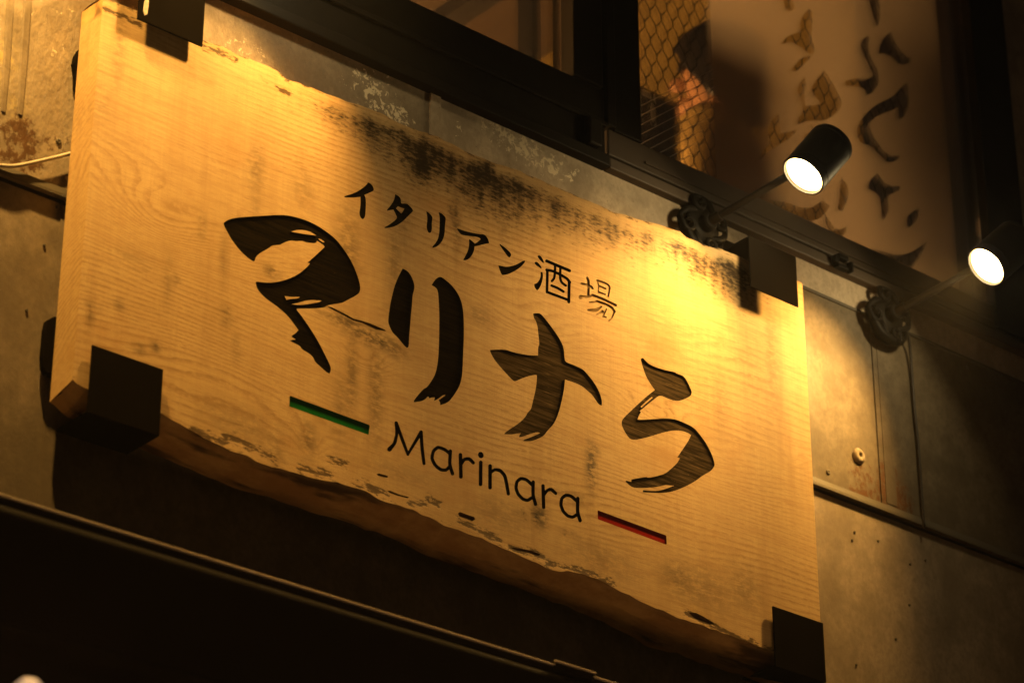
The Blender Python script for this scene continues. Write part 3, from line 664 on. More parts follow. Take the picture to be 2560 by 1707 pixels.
carve(g_, xzs(R6([(280, 145), (305, 135), (330, 165), (370, 200), (440, 230), (530, 258), (615, 272), (635, 290), (690, 305), (720, 335), (745, 380), (770, 435), (785, 470), (770, 510), (720, 535), (665, 557), (610, 555), (550, 535), (500, 510), (460, 505), (420, 535), (350, 590), (285, 645), (270, 655), (285, 665), (265, 695), (250, 735), (262, 742), (400, 735), (540, 725), (630, 738), (720, 775), (800, 815), (850, 870), (920, 965), (970, 1060), (1000, 1140), (1008, 1190), (985, 1225), (950, 1255), (890, 1285), (820, 1340), (720, 1395), (620, 1435), (560, 1450), (470, 1460), (300, 1450), (305, 1430), (400, 1438), (470, 1435), (560, 1405), (610, 1385), (550, 1382), (530, 1378), (500, 1385), (420, 1402), (310, 1408), (200, 1408), (130, 1345), (140, 1335), (190, 1350), (190, 1325), (340, 1297), (350, 1310), (430, 1295), (520, 1270), (580, 1220), (640, 1165), (665, 1115), (640, 1108), (700, 1020), (750, 945), (775, 890), (735, 865), (670, 845), (600, 845), (520, 860), (420, 890), (320, 920), (190, 945), (140, 885), (100, 810), (92, 770), (105, 730), (200, 640), (280, 565), (360, 495), (420, 450), (370, 380), (330, 310), (300, 220)])))
carve(g_, xzs(R6([(280, 612), (330, 565), (390, 517), (400, 525), (340, 577), (290, 622)]), 0), True)
def small(label, m='black', d=.0030): return group('carved_letter', label, m, d)
g_ = small('small carved katakana i, first of the upper line')
carve(g_, xzs(K2([(415, 88), (435, 88), (470, 115), (495, 165), (492, 195), (450, 215), (370, 250), (385, 275), (392, 330), (388, 450), (382, 535), (350, 568), (320, 545), (302, 485), (315, 430), (322, 350), (318, 275), (230, 285), (110, 280), (110, 265), (200, 240), (280, 205), (350, 160), (405, 110)])))
g_ = small('small carved katakana ta of the upper line')
carve(g_, xzs(K2([(775, 238), (830, 270), (852, 310), (850, 350), (860, 362), (920, 360), (955, 380), (1010, 445), (1000, 470), (940, 525), (890, 580), (820, 635), (740, 670), (640, 685), (632, 672), (700, 635), (760, 590), (800, 550), (785, 510), (750, 440), (665, 455), (668, 440), (720, 380), (760, 315)])))
carve(g_, xzs(K2([(808, 395), (850, 415), (895, 425), (880, 455), (855, 490), (835, 475), (785, 425)]), 1), True)
g_ = small('small carved katakana ri of the upper line')
carve(g_, xzs(K2([(1180, 465), (1205, 470), (1260, 530), (1262, 560), (1252, 620), (1255, 690), (1245, 735), (1222, 748), (1200, 730), (1182, 670), (1190, 610), (1195, 540)])))
carve(g_, xzs(K2([(1340, 475), (1375, 482), (1430, 535), (1435, 565), (1425, 650), (1420, 760), (1400, 830), (1360, 890), (1310, 930), (1260, 940), (1258, 922), (1300, 880), (1335, 820), (1350, 740), (1355, 620), (1355, 530)])))
g_ = small('small carved katakana a of the upper line')
carve(g_, xzs(K2([(1578, 688), (1600, 688), (1680, 720), (1780, 742), (1880, 762), (1930, 760), (1965, 785), (1990, 830), (2002, 875), (1985, 882), (1920, 895), (1850, 915), (1812, 920), (1805, 980), (1770, 1050), (1730, 1090), (1680, 1105), (1662, 1095), (1700, 1030), (1730, 960), (1740, 890), (1738, 830), (1755, 828), (1815, 885), (1870, 850), (1890, 825), (1870, 805), (1800, 790), (1640, 775), (1605, 730)])))
g_ = small('small carved katakana n of the upper line')
carve(g_, xzs(K3([(355, 155), (375, 160), (440, 210), (505, 270), (515, 305), (490, 335), (470, 325), (430, 270), (380, 200)])))
carve(g_, xzs(K3([(345, 438), (370, 440), (450, 458), (550, 440), (620, 405), (670, 375), (695, 375), (690, 400), (640, 455), (570, 505), (480, 550), (400, 567), (380, 545), (355, 480)])))
g_ = small('small carved kanji for sake on the upper line')
for q in ([(855, 315), (880, 302), (910, 325), (940, 385), (940, 405), (915, 395), (870, 345)], [(815, 400), (840, 385), (870, 405), (910, 460), (910, 478), (890, 472), (830, 430)], [(895, 522), (920, 525), (930, 570), (915, 660), (880, 740), (850, 765), (815, 720), (812, 680), (850, 670), (890, 610), (900, 560)]): carve(g_, xzs(K3(q)))
SC3 = (1180, 580, 5.2275)
carve_s(g_, SC3, [([(975, 378), (1275, 506)], 40), ([(1085, 440), (1085, 520), (1075, 605), (1045, 640)], 33), ([(1155, 475), (1150, 600), (1170, 660), (1225, 700)], 33), ([(985, 500), (980, 785)], 36), ([(975, 495), (1060, 512), (1160, 560), (1240, 608), (1280, 658)], 36), ([(1270, 650), (1265, 912)], 40), ([(982, 785), (1258, 888)], 36), ([(1040, 700), (1120, 732), (1195, 778)], 34)], 0)
g_ = small('small carved kanji for place, paint worn off, last of the upper line', 'worn', .0022)
carve_s(g_, SC3, [([(1505, 600), (1525, 640), (1520, 828)], 32), ([(1430, 675), (1500, 690), (1560, 712), (1575, 738)], 30), ([(1420, 850), (1480, 848), (1548, 838)], [56, 36, 30]), ([(1640, 640), (1655, 700), (1650, 795)], 16), ([(1635, 632), (1720, 657), (1785, 692), (1802, 735)], 26), ([(1800, 725), (1780, 842)], 26), ([(1655, 702), (1745, 742)], 24), ([(1655, 785), (1738, 815)], 24), ([(1575, 825), (1700, 870), (1878, 958)], 34), ([(1650, 910), (1760, 947), (1830, 987), (1865, 1042)], 32), ([(1862, 1035), (1832, 1115), (1790, 1158)], 24), ([(1640, 905), (1590, 918), (1538, 918)], [30, 26, 20]), ([(1692, 975), (1620, 1025), (1520, 1020)], [22, 44, 28]), ([(1755, 1010), (1710, 1105)], 22), ([(1705, 1040), (1625, 1082)], [40, 18]), ([(1708, 1105), (1750, 1112)], 20)], 0)
SC7 = (700, 960, 4.238); SC8 = (1150, 1100, 4.276)
def ring(pts): return pts
for (lab, sc, st) in (
    ('carved Latin letter M', SC7, [([(1228, 408), (1240, 520), (1215, 630), (1160, 688)], [30, 34, 38, 50]), ([(1233, 410), (1290, 570), (1355, 745)], [34, 36, 30]), ([(1355, 742), (1495, 508)], [28, 40]), ([(1495, 508), (1505, 680), (1526, 840)], [38, 38, 34])]),
    ('carved Latin letter a after the M', SC7, [([(1800, 735), (1745, 690), (1675, 665), (1625, 705), (1607, 785), (1645, 860), (1705, 908), (1760, 910), (1795, 875)], 36), ([(1805, 708), (1797, 850), (1828, 948)], 38)]),
    ('carved Latin letter r before the i', SC7, [([(1912, 748), (1917, 980)], 40), ([(1920, 850), (1950, 795), (2005, 788), (2048, 832)], [30, 36, 38, 36])]),
    ('carved Latin letter i', SC7, [([(2126, 745), (2130, 755)], 58), ([(2127, 828), (2125, 1060)], 40)]),
    ('carved Latin letter n', SC8, [([(322, 275), (321, 505)], 40), ([(325, 350), (370, 312), (430, 322), (480, 378), (500, 470), (517, 572)], [28, 34, 38, 38, 38, 36])]),
    ('carved Latin letter a after the n', SC8, [([(772, 478), (710, 420), (652, 407), (608, 440), (597, 510), (622, 578), (670, 628), (722, 645), (768, 615)], 36), ([(783, 447), (780, 590), (808, 682)], 38)]),
    ('carved Latin letter r after the second a', SC8, [([(888, 487), (894, 716)], 38), ([(896, 590), (930, 535), (975, 522), (1024, 568)], [28, 34, 38, 34])]),
    ('carved Latin letter a, last of the name', SC8, [([(1246, 648), (1192, 597), (1132, 584), (1087, 620), (1077, 690), (1102, 758), (1150, 808), (1205, 823), (1246, 796)], 36), ([(1259, 622), (1256, 770), (1285, 858)], 38)])):
    g_ = group('carved_letter', lab, 'black', .0042); carve_s(g_, sc, st, 0)
g_ = group('painted_bar', 'green bar carved left of the Latin name', 'green', .0023); carve(g_, xz(L7([(102, 132), (108, 126), (120, 126), (938, 428), (950, 438), (951, 450), (939, 530), (932, 534), (104, 238), (98, 230)]), 0))
g_ = group('painted_bar', 'red bar carved right of the Latin name', 'red', .0023); carve(g_, xz(L8([(1471, 756), (1475, 749), (1488, 753), (2196, 1014), (2206, 1022), (2209, 1100), (2205, 1112), (2195, 1112), (1480, 846), (1473, 838)]), 0))
g_ = group('split', 'split in the wood between the first two big letters', 'crack', .005); carve(g_, xz([(816, 765), (830, 768), (860, 783), (885, 797), (905, 802), (925, 808), (962, 824), (966, 828), (940, 824), (905, 807), (884, 802), (860, 789), (836, 777)], 0))
g_ = group('rot_hole', 'long rotten slot near the lower edge', 'crack', .009); carve(g_, xz([(1145, 1283), (1150, 1279), (1168, 1286), (1186, 1292), (1188, 1298), (1180, 1302), (1162, 1295), (1148, 1290)], 0))
g_ = group('rot_hole', None, 'crack', .007); carve(g_, xz([(941, 1185), (948, 1183), (969, 1189), (970, 1193), (960, 1193), (946, 1189)], 0))
g_ = group('rot_hole', None, 'crack', .007); carve(g_, xz([(968, 1226), (975, 1226), (1000, 1236), (1023, 1242), (1020, 1245), (995, 1239), (975, 1232)], 0))
g_ = group('rot_hole', None, 'crack', .006); carve(g_, xz([(1275, 1367), (1300, 1370), (1330, 1376), (1352, 1385), (1345, 1389), (1315, 1380), (1290, 1375)], 0))
g_ = group('rot_hole', None, 'crack', .006); carve(g_, xz([(1722, 1531), (1740, 1531), (1760, 1541), (1788, 1560), (1775, 1560), (1750, 1550), (1735, 1544)], 0))

gs = .0085; rng2 = np.random.default_rng(3); extra = []
gx = np.arange(XL + .006, XR - .005, gs)
for i, x in enumerate(gx):
    b_, t_ = np.interp(x, xs, zb), np.interp(x, xs, zt)
    for z in np.arange(b_ + .005 + (gs / 2 if i % 2 else 0), t_ - .004, gs): extra.append((x, z))
vo, fo, of = cdt(outer, [g[0] for g in GL], extra)
V2 = np.array([(q.x, q.y) for q in vo])
tri_g = []
for o_ in of:
    s_ = set(o_); gid = -1
    if 0 not in s_: tri_g.append(-2); continue
    isl = False
    for q in s_:
        if q == 0: continue
        if GL[q - 1][2]: isl = True
        else: gid = GL[q - 1][1]
    tri_g.append(-1 if isl else gid)
sign = thing('wooden_sign', 'thick live edge wooden signboard carved with black Japanese lettering and the word Marinara', 'sign', (0, 0, 0))
# slab: front face with the letters cut out, ends, waney upper and lower edges, back
v = [(x, 0.0, z) for x, z in V2]; f = [tuple(t) for t, q in zip(fo, tri_g) if q == -1]
nfront = len(v); barkv = [0.0] * nfront
def strip(za, zc, sgn, seed):
    """loft from the front outline to the back outline of a waney edge"""
    rows = 9; r = np.random.default_rng(seed); base = len(v); nz = np.cumsum(r.normal(size=(rows, NX)), axis=1); nz -= np.linspace(0, 1, NX) * nz[:, -1:]
    nz = np.array([np.convolve(q, np.ones(9) / 9, 'same') for q in r.normal(size=(rows, NX))])
    for j in range(rows):
        t = j / (rows - 1); bul = math.sin(t * math.pi)
        for i in range(NX):
            z = za[i] * (1 - t) + zc[i] * t + sgn * .006 * bul + .0022 * bul * nz[j, i]
            v.append((xs[i], D_B * t + (.0006 if j == 0 else 0), z)); barkv.append(1.0 if j else .6)
    for j in range(rows - 1):
        for i in range(NX - 1):
            q = (base + j * NX + i, base + j * NX + i + 1, base + (j + 1) * NX + i + 1, base + (j + 1) * NX + i)
            f.append(q if sgn > 0 else q[::-1])
    return base, base + (rows - 1) * NX
_, kb = strip(zb, zk, -1, 5)
_, kt = strip(zt, zt + .010 + wob(30, .003, 8), 1, 6)
for i in range(NX - 1): f.append((kb + i, kb + i + 1, kt + i + 1, kt + i)[::-1])
for side, X in ((0, XL), (NX - 1, XR)):                # end faces
    n0 = len(v); nz = 60; ny = 8
    for j in range(nz + 1):
        for k in range(ny + 1):
            s_ = k / ny; t = j / nz
            z0_ = zb[side] * (1 - s_) + zk[side] * s_; z1_ = zt[side] * (1 - s_) + v[kt + side][2] * s_
            v.append((X, D_B * s_, z0_ * (1 - t) + z1_ * t)); barkv.append(.8 if (side == 0 and t > .965) else 0.0)
    for j in range(nz):
        for k in range(ny):
            q = (n0 + j * (ny + 1) + k, n0 + j * (ny + 1) + k + 1, n0 + (j + 1) * (ny + 1) + k + 1, n0 + (j + 1) * (ny + 1) + k)
            f.append(q[::-1] if side == 0 else q)
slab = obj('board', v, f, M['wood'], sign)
VV = np.array(v); x_, y_, z_ = VV[:, 0], VV[:, 1], VV[:, 2]
# grain field: level lines are growth rings; bumps are the cathedral figures and knots
h = z_ * 1.0 + .02 * np.sin(x_ * 2.2 + .6) + y_ * .55
for (px, py, sx, sz, w) in ((470, 545, .26, .075, .105), (390, 570, .09, .05, .05), (915, 905, .06, .030, .05), (880, 850, .16, .05, .03), (1330, 830, .13, .045, .055), (1640, 1035, .07, .028, .045), (1700, 1130, .30, .08, .05), (1150, 700, .25, .05, .03), (1980, 1150, .04, .02, .025), (780, 1120, .03, .03, .03), (600, 950, .30, .06, -.05), (1850, 850, .30, .08, -.05), (1300, 1250, .35, .06, .04)):
    q = P(px, py, 0); h += w * np.exp(-((x_ - q.x) / sx) ** 2 - ((z_ - q.z) / sz) ** 2)
attr(slab, 'grain', h)
dt = np.interp(x_, xs, zt) - z_; db = z_ - np.interp(x_, xs, zb)
MX = [(200, .12, .03), (420, .15, .03), (600, .30, .06), (750, .50, .11), (850, .62, .12), (950, .85, .14), (1060, 1.15, .17), (1120, .95, .15), (1200, 1.1, .19), (1300, 1.0, .18), (1360, .9, .16), (1450, .75, .16), (1550, .66, .15), (1650, .75, .15), (1750, .95, .16), (1830, 1.05, .17), (1880, .9, .15), (1950, .35, .09), (2006, .1, .05)]
mxx = [P(a, 330 + .42 * (a - 1060), 0).x for a, _, _ in MX]
mi = np.interp(x_, mxx, [q[1] for q in MX]); md = np.interp(x_, mxx, [q[2] for q in MX])
mould = mi * np.clip(1.12 - dt / md, 0, 1) * (.15 + .85 * np.clip((dt - .006) / .03, 0, 1))
for (px, py, sx, sz, w) in ((1135, 530, .018, .035, .55), (1000, 345, .05, .03, .9), (1060, 400, .028, .06, 1.25), (1185, 430, .03, .04, .9), (1215, 440, .035, .05, 1.1), (1160, 475, .04, .02, .8), (1290, 500, .05, .02, .6), (1480, 1115, .012, .015, .35), (1340, 1285, .03, .02, .55), (1300, 1280, .04, .02, .45), (1420, 1330, .05, .012, .45), (1690, 1430, .05, .02, .4), (1240, 1250, .05, .015, .35)):
    q = P(px, py, 0); mould = np.maximum(mould, w * np.exp(-((x_ - q.x) / sx) ** 2 - ((z_ - q.z) / sz) ** 2))
attr(slab, 'mould', mould)
FG = [(440, 560, .16, .11, 1), (300, 420, .16, .07, .8), (560, 690, .2, .07, .6), (1330, 800, .16, .08, .8), (1650, 1010, .12, .09, .8), (1800, 1000, .12, .2, .7), (1900, 1250, .12, .1, .8), (920, 905, .06, .05, .9)]
attr(slab, 'figure', spot(pspots(FG, 0), x_, z_))
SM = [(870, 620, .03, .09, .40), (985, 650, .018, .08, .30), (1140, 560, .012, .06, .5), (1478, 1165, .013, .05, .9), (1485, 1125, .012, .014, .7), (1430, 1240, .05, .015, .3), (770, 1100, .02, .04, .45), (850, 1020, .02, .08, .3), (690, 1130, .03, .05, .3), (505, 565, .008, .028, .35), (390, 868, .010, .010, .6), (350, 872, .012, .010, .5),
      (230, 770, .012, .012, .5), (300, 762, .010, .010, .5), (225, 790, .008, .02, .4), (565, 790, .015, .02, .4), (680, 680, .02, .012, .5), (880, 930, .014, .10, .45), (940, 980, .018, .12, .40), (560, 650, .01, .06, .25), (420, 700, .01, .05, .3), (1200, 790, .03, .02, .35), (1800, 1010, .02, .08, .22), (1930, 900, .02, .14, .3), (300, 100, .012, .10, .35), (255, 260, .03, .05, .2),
      (640, 420, .02, .06, .3), (640, 520, .012, .06, .2), (1350, 1290, .02, .03, .7), (1700, 1450, .06, .04, .35), (1860, 1470, .05, .05, .3), (980, 770, .02, .03, .2), (870, 806, .06, .014, .6), (930, 845, .06, .018, .75), (985, 870, .03, .02, .5), (440, 700, .012, .012, .35), (590, 870, .01, .03, .25)]  # the spots just below the split are painted recess shading, the rest stains
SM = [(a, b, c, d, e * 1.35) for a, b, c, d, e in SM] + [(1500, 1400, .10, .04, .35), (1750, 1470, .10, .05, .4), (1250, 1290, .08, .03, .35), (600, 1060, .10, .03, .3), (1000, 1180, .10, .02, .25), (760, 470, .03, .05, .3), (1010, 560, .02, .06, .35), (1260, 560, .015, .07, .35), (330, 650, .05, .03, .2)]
attr(slab, 'smudge_shade', spot(pspots(SM, 0), x_, z_))
RS = [(823, 1149, 869, 1163), (891, 1203, 971, 1238), (1028, 1255, 1063, 1257), (1065, 1247, 1101, 1258), (1145, 1300, 1250, 1350), (1275, 1365, 1359, 1392), (1370, 1408, 1420, 1420), (1435, 1421, 1535, 1460), (1715, 1530, 1790, 1564), (560, 1085, 600, 1100), (610, 1105, 690, 1148), (480, 1072, 560, 1105), (262, 22, 345, 62), (509, 118, 590, 150), (1800, 1575, 1930, 1622), (700, 225, 720, 232), (745, 1165, 830, 1185)]
rot = np.zeros_like(x_)
for (a, b, c, d) in RS:
    p0, p1 = P(a, b, 0), P(c, d, 0); ax, az = p0.x, p0.z; ex, ez = p1.x - ax, p1.z - az
    t = np.clip(((x_ - ax) * ex + (z_ - az) * ez) / (ex * ex + ez * ez), 0, 1)
    dd = np.hypot(x_ - ax - t * ex, z_ - az - t * ez); rot = np.maximum(rot, np.exp(-(dd / .0075) ** 2))
rot = np.maximum(rot, .22 * np.exp(-(db / .010) ** 2)); rot = np.maximum(rot, .45 * np.exp(-(dt / .006) ** 2))
attr(slab, 'rot', np.where(y_ > .001, .02, rot)); attr(slab, 'bark', barkv)
# carved letters: floor and walls
edge = {}
for t, q in zip(fo, tri_g):
    for k in range(3): edge.setdefault((t[k], t[(k + 1) % 3]), q)
for gid, (nm, lab, mk, dep) in enumerate(GRP):
    mv = {}; vv = []; ff = []
    def gv(i, y):
        if (i, y) not in mv: mv[(i, y)] = len(vv); vv.append((V2[i][0], y, V2[i][1]))
        return mv[(i, y)]
    for t, q in zip(fo, tri_g):
        if q != gid: continue
        ff.append(tuple(gv(i, dep) for i in t))
        for k in range(3):
            a, b = t[k], t[(k + 1) % 3]
            if edge.get((b, a), -2) != gid: ff.append((gv(a, .0004), gv(b, .0004), gv(b, dep), gv(a, dep)))
    o = obj(nm, vv, ff, M[mk], sign)
    if lab: o['label'] = lab

# ------------------------------------------------------------------ steel brackets
def bracket(lab, x0, x1, z0, z1, y0, flange_z, chip=False):
    b = thing('steel_bracket', lab, 'bracket', (x0, y0, z0), 'black steel brackets holding the sign')
    w, h_ = x1 - x0, z1 - z0
    obj('front_plate', *box(0, w, 0, .004, 0, h_), M['steel'], b, bevel=.0012)
    fz = (h_ - .004, h_) if flange_z > 0 else (0, .004)
    obj('flange', *box(.0, w, .0042, WALL - y0 - .001, *fz), M['steel'], b, bevel=.001)
    if flange_z > 0: obj('wall_plate', *box(.0, w, WALL - y0 - .006, WALL - y0 - .001, fz[1] + .0005, fz[1] + .06), M['steel'], b)
    if chip:
        c = [P(365, -8, y0), P(372, -2, y0), P(371, 16, y0), P(368, 36, y0), P(361, 40, y0), P(358, 28, y0), P(360, 8, y0)]
        v = [((q.x - x0), yy, (q.z - z0)) for yy in (-.0006, .0) for q in c]; k = len(c)
        obj('paint_chip', v, [tuple(range(k))] + [(i, k + i, k + (i + 1) % k, (i + 1) % k) for i in range(k)], M['chip'], b)
    return b
q = P(344, 50, -.018); q2 = P(507, 115, -.018); bracket('black steel bracket over the upper left corner of the sign, with a pale paint chip', q.x, q2.x, q2.z - .002, 4.60, -.018, 1, True)
q = P(1871.6, 587.3, -.035); q2 = P(1996.8, 766.7, -.035); bracket('black steel bracket clipped over the upper right corner of the sign', q.x, q2.x, q2.z - .001, q.z - .002, -.035, 1)
q = P(231.5, 859.7, -.010); q2 = P(396, 1089.4, -.010); bracket('black steel bracket under the lower left corner of the sign', q.x, q2.x + .002, q2.z, q.z - .001, -.010, -1)
q = P(1933.6, 1512.7, -.010); q2 = P(2063.7, 1706, -.010); bracket('black steel bracket under the lower right corner of the sign', q.x - .001, q2.x + .003, q2.z + .001, q.z - .001, -.010, -1)
# clips on the wall behind the left end of the sign
def clip(lab, pts, y0, y1):
    c = [P(*p, y0) for p in pts]; o = P(*pts[0], y0); k = len(c)
    v = [(q.x - o.x, yy, q.z - o.z) for yy in (0, y1 - y0) for q in c]
    ob = obj('wall_clip', v, [tuple(range(k)), tuple(range(k, 2 * k))[::-1]] + [(i, k + i, k + (i + 1) % k, (i + 1) % k) for i in range(k)], M['steel'], None, bevel=.002, loc=(o.x, y0, o.z))
    return tag(ob, lab, 'clip', 'black clips between sign and wall')
clip('black clip on the wall behind the lower left end of the sign', [(137, 790), (118, 800), (113, 822), (107, 890), (108, 918), (116, 931), (180, 960), (190, 800)], .0755, .0885)
clip('rounded dark clip on the wall behind the upper left end of the sign', [(199, 122), (190, 138), (186, 158), (190, 180), (190, 222), (240, 240), (245, 120)], .0755, .0885)

# ------------------------------------------------------------------ spotlights
def head_dir(o, cs):
    k = Vector(o).normalized(); return -math.sqrt(1 - cs * cs) * (R_ * k.x - U_ * k.y) - cs * F_
HD = head_dir((86, -81), .45)
RH, LH = .050, .125
def scroll_rosette(n=4, tilt=.26):
    """wall mount: ring of iron scrolls round a boss, in the XZ plane, facing -Y"""
    parts = []
    for k in range(n):
        a0 = tilt + k * 2 * math.pi / n + math.pi / 2; pts = []; rad = []
        cx, cz = .050 * math.cos(a0), .050 * math.sin(a0)
        # outer sweep from the neighbour, then a tightening curl
        for i in range(9):
            t = i / 8; an = a0 - 1.25 + 1.0 * t; r = .030 + .038 * t
            pts.append((r * math.cos(an), -.004 - .006 * math.sin(t * 3), r * math.sin(an))); rad.append(.006 + .003 * math.sin(t * 3))
        for i in range(1, 17):
            t = i / 16; an = a0 + .3 + t * 5.4; r = .0190 - .011 * t
            pts.append((cx + r * math.cos(an), -.010 - .006 * t, cz + r * math.sin(an))); rad.append(.0075 - .0022 * t)
        parts.append((pts, rad, (cx, cz)))
    return parts
SPOTS = []
def spotlight(lab, base, off_disc, watts, HD=HD, size=114, blend=1.0):
    t = thing('spotlight', lab, 'spotlight', base, 'black arm spotlights lighting the sign')
    z0 = Vector((0, 0, 0))
    mt = MB()
    mt.add(*lathe([(.0, .001), (.0, .046), (-.004, .048), (-.010, .044), (-.013, .034), (-.016, .020)], (0, 0, 0), (0, 1, 0), 32))
    mt.add(*lathe([(-.014, .021), (-.030, .020), (-.034, .016), (-.034, .001)], (0, 0, 0), (0, 1, 0), 24))
    mo = obj('wall_mount', mt.v, mt.f, M['iron'], t); auto_smooth(mo)
    for pts, rad, cc in scroll_rosette():
        so_ = obj('scroll', *tube([(p[0], p[1], p[2]) for p in pts], rad, 8), M['iron'], mo, smooth=True)
    for pts, rad, cc in scroll_rosette():
        obj('stud', *lathe([(0, .0055), (-.005, .005), (-.008, .0025), (-.0085, .0004)], (cc[0], -.013, cc[1]), (0, 1, 0), 12), M['iron'], mo, smooth=True)
    cr = [((.062 + .004 * math.sin(i)) * math.cos(a), -.006, .062 * math.sin(a)) for i, a in enumerate(np.linspace(2.9, 5.9, 18))]
    obj('scroll', *tube(cr, [.004 + .010 * math.sin(math.pi * i / 17) for i in range(18)], 8), M['iron'], mo, smooth=True)
    # arm
    a0 = Vector((0, -.02, 0)); a1 = Vector(off_disc) - Vector(HD) * .062
    am = MB(); am.add(*tube([a0, a0.lerp(a1, .5), a1], .0085, 14)); am.add(*tube([a0, a0.lerp(a1, .12)], .0125, 14)); am.add(*tube([a0.lerp(a1, .90), a1], .0115, 14))
    ao = obj('arm', am.v, am.f, M['lampblack'], t); auto_smooth(ao)
    # head: axis d points where it shines
    d = HD; c = Vector(off_disc)
    body_ = c - d * LH
    pr = [(0.0, .001), (0.0, RH - .014), (.0015, RH - .007), (.005, RH - .002), (.010, RH), (.0165, RH), (.017, RH - .0016), (.0185, RH - .0016), (.019, RH), (LH - .019, RH), (LH - .0185, RH - .0012), (LH - .017, RH - .0012), (LH - .0165, RH), (LH, RH), (LH + .001, RH - .001), (LH + .001, RH - .004), (LH - .006, RH - .005)]
    hd = obj('lamp_head', *lathe(pr, body_, d, 56), M['lampblack'], t); auto_smooth(hd, .5)
    lr = [1.0, .97, .9, .8, .65, .45, .2, .01]
    ln = obj('lens', *lathe([(LH - .006 + .004 * (1 - q), (RH - .0045) * q) for q in lr], body_, d, 48), M['lens'], hd, smooth=True)
    attr(ln, 'radius', np.repeat(lr, 48))
    kd = (a0 - a1).normalized(); kx, ky, _ = frame_of(kd)
    obj('knuckle', *lathe([(RH * .8, .001), (RH * .8, .014), (RH + .018, .014), (RH + .022, .011), (RH + .022, .001)], a1, kd, 20), M['lampblack'], hd)
    L = bpy.data.lights.new('spot_beam', 'SPOT'); L.energy = watts; L.color = LAMP_COL; L.spot_size = math.radians(size); L.spot_blend = blend; L.shadow_soft_size = .022
    lo = bpy.data.objects.new('spot_beam', L); COL.objects.link(lo); lo.parent = hd
    lo.matrix_world = Matrix.Identity(4); x, y, dd = frame_of(d); zc = -d
    m_ = Matrix((( x.x, zc.cross(x).x, zc.x, 0), (x.y, zc.cross(x).y, zc.y, 0), (x.z, zc.cross(x).z, zc.z, 0), (0, 0, 0, 1)))
    p_ = c + d * .008; m_.translation = p_; lo.matrix_local = m_
    return t
YB, YD = .072, -.20
b1 = P(1752, 566, YB); d1 = P(2008, 440, YD)
b2 = P(2216, 792, YB); d2 = P(2465, 667, YD)
spotlight('black cylinder spotlight, lit, on an arm above the upper right part of the sign', b1, d1 - b1, LAMP_W[1], Vector((-.55, .24, -.80)).normalized(), 84, 1.0)
spotlight('black cylinder spotlight, lit, mounted past the right end of the sign', b2, d2 - b2, LAMP_W[2], Vector((-.66, .27, -.70)).normalized(), 96, 1.0)
b0 = b1 + Vector((-1.10, 0, .30))
spotlight('black cylinder spotlight, lit, above the upper left corner of the sign, above the picture edge', b0, d1 - b1 + Vector((0, -.04, 0)), LAMP_W[0], Vector((-.40, .14, -.90)).normalized(), 80, .7)
b00 = b1 + Vector((-1.95, 0, .60))
spotlight('black cylinder spotlight, lit, above the left end of the sign, outside the picture', b00, d1 - b1 + Vector((0, -.02, 0)), LAMP_W[3], Vector((-.10, .26, -.96)).normalized(), 104)

# ------------------------------------------------------------------ cables
def cable(name, lab, px, Y, r, m, org=None):
    pts = [P(*q, y_) for q, y_ in zip(px, Y)]
    fine = []
    for i in range(len(pts) - 1):
        p0, p1, p2, p3 = pts[max(i - 1, 0)], pts[i], pts[i + 1], pts[min(i + 2, len(pts) - 1)]
        for k in range(8):
            t = k / 8; fine.append(.5 * ((2 * p1) + (p2 - p0) * t + (2 * p0 - 5 * p1 + 4 * p2 - p3) * t * t + (3 * p1 - p0 - 3 * p2 + p3) * t ** 3))
    fine.append(pts[-1]); o0 = fine[0].copy()
    ob = obj(name, *tube([q - o0 for q in fine], r, 10), m, None, smooth=True, loc=tuple(o0)); return tag(ob, lab, 'cable')
cable('cable', 'thin pale cable sagging across the stained wall into the back of the sign', [(-60, 405), (0, 414), (40, 415), (100, 403), (170, 386), (240, 366)], [.083, .080, .078, .078, .078, .078], .0035, M['cable'])
cable('drop_cable', 'thin dark cable hanging down the wall below the right spotlight', [(2268, 828), (2275, 870), (2280, 940), (2286, 1020), (2296, 1120), (2310, 1320)], [.06, .075, .082, .083, .083, .083], .0035, M['darkcable'])

# ------------------------------------------------------------------ awning below the sign
YA = -.35; zA = 3.306
aw = thing('awning', 'black metal awning fascia running along the wall below the sign', 'awning', (-1.3, 0, zA))
def extr(prof, x0, x1, closed=True):
    k = len(prof); v = [(x, y, z) for x in (x0, x1) for (y, z) in prof]
    f = [(i, (i + 1) % k, k + (i + 1) % k, k + i) for i in range(k if closed else k - 1)]
    if closed: f += [tuple(range(k))[::-1], tuple(range(k, 2 * k))]
    return v, f
rr = .022; arc = [(YA - .004 + rr - rr * math.cos(a), -.028 + rr * math.sin(a) - .004) for a in np.linspace(math.pi / 2, 0, 8)]
prof = [(WALL - .03, -.008), (YA + .03, -.008), (YA + .026, -.012)] + arc + [(YA - .004, -.19)] + [(YA - .004 - .010 * math.sin(a), -.196 - .008 * (1 - math.cos(a))) for a in np.linspace(0.2, math.pi - .2, 7)] + [(YA - .002, -.215), (YA + .03, -.215), (YA + .03, -.16), (WALL - .03, -.16)]
fa = obj('fascia', *extr(prof, 0, 6.5), M['awning'], aw); auto_smooth(fa, .7)
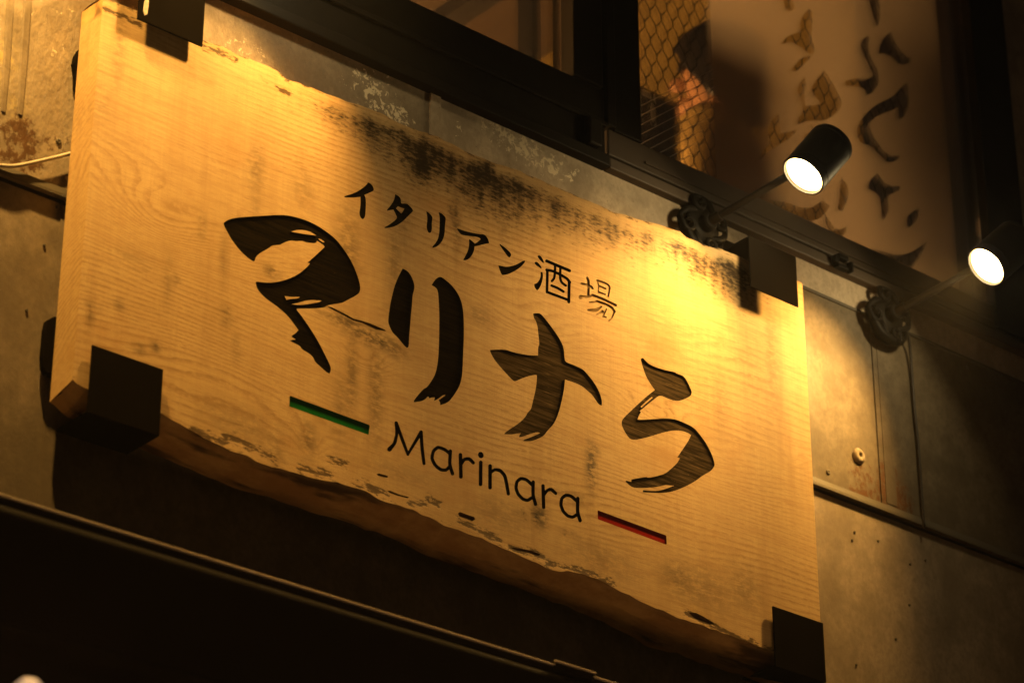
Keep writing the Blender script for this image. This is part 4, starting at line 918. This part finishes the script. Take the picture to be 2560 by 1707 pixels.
def lip(x0, x1, dz, dy):
    obj('flashing', *extr([(YA + dy, -.0012 + dz), (YA + dy, .0 + dz), (YA + dy + .001, .0008 + dz), (YA + dy + .005, .0012 + dz), (YA + dy + .005, -.0012 + dz)], x0, x1), M['flash'], aw)
    obj('flashing_back', *extr([(YA + dy + .0052, -.012 + dz), (YA + dy + .0052, .001 + dz), (YA + .026, .0012 + dz), (YA + .026, -.0078)], x0, x1), M['awning'], aw)
obj('top_sheet', *box(.001, 6.499, YA + .0265, WALL - .008, -.0072, -.0052), M['awning'], aw)
lip(0, 1.3 + .766, .0, 0.002); lip(1.3 + .764, 1.3 + .855, .006, -.002); lip(1.3 + .853, 6.5, .0, 0.002)

# a row of small bulbs standing on a rail in front of the awning; only the first shows, at the lower left corner
q = P(70, 1741, -1.0)
SPC = .62
for k in range(6):
    lab_ = ('small dim bulb showing in the bottom left corner, in front of the awning' if k == 0 else 'small dim bulb on the rail in front of the awning, below the picture edge')
    hb = thing('rail_bulb', lab_, 'bulb', q + Vector((SPC * k, 0, 0)), 'bulbs on a rail in front of the awning')
    obj('bulb', *lathe([(.022, .0005), (.020, .010), (.010, .019), (0, .021), (-.012, .017), (-.022, .009)], (0, 0, 0), (0, 0, 1), 20), M['bulb'], hb, smooth=True)
    obj('socket', *lathe([(-.020, .010), (-.045, .010), (-.048, .004)], (0, 0, 0), (0, 0, 1), 16), M['frame'], hb, smooth=True)
    L = bpy.data.lights.new('bulb_light', 'POINT'); L.energy = BULB_W; L.color = (1, .52, .20); L.shadow_soft_size = .024
    lo = bpy.data.objects.new('bulb_light', L); COL.objects.link(lo); lo.parent = hb; lo.location = (0, 0, .0)
tag(obj('bulb_rail', *box(-.6, 5.2, -.012, .012, -.075, -.047), M['frame'], None, loc=tuple(q), bevel=.002), 'dark rail carrying the row of small bulbs in front of the awning', 'rail')

# ------------------------------------------------------------------ thin haze added for a faint glow round the lamps
hv, hf = box(-70, 70, -70, 70, -1, 7.2)
hz = obj('haze', hv, hf); hz['kind'] = 'stuff'
hm = bpy.data.materials.new('glow_haze'); hm.use_nodes = True; nt_ = hm.node_tree; nt_.nodes.remove(nt_.nodes['Principled BSDF'])
pv = nt_.nodes.new('ShaderNodeVolumePrincipled'); pv.inputs['Color'].default_value = (.95, .95, .95, 1); pv.inputs['Density'].default_value = .0025; pv.inputs['Anisotropy'].default_value = .75
nt_.links.new(pv.outputs[0], nt_.nodes['Material Output'].inputs['Volume']); hz.data.materials.append(hm)
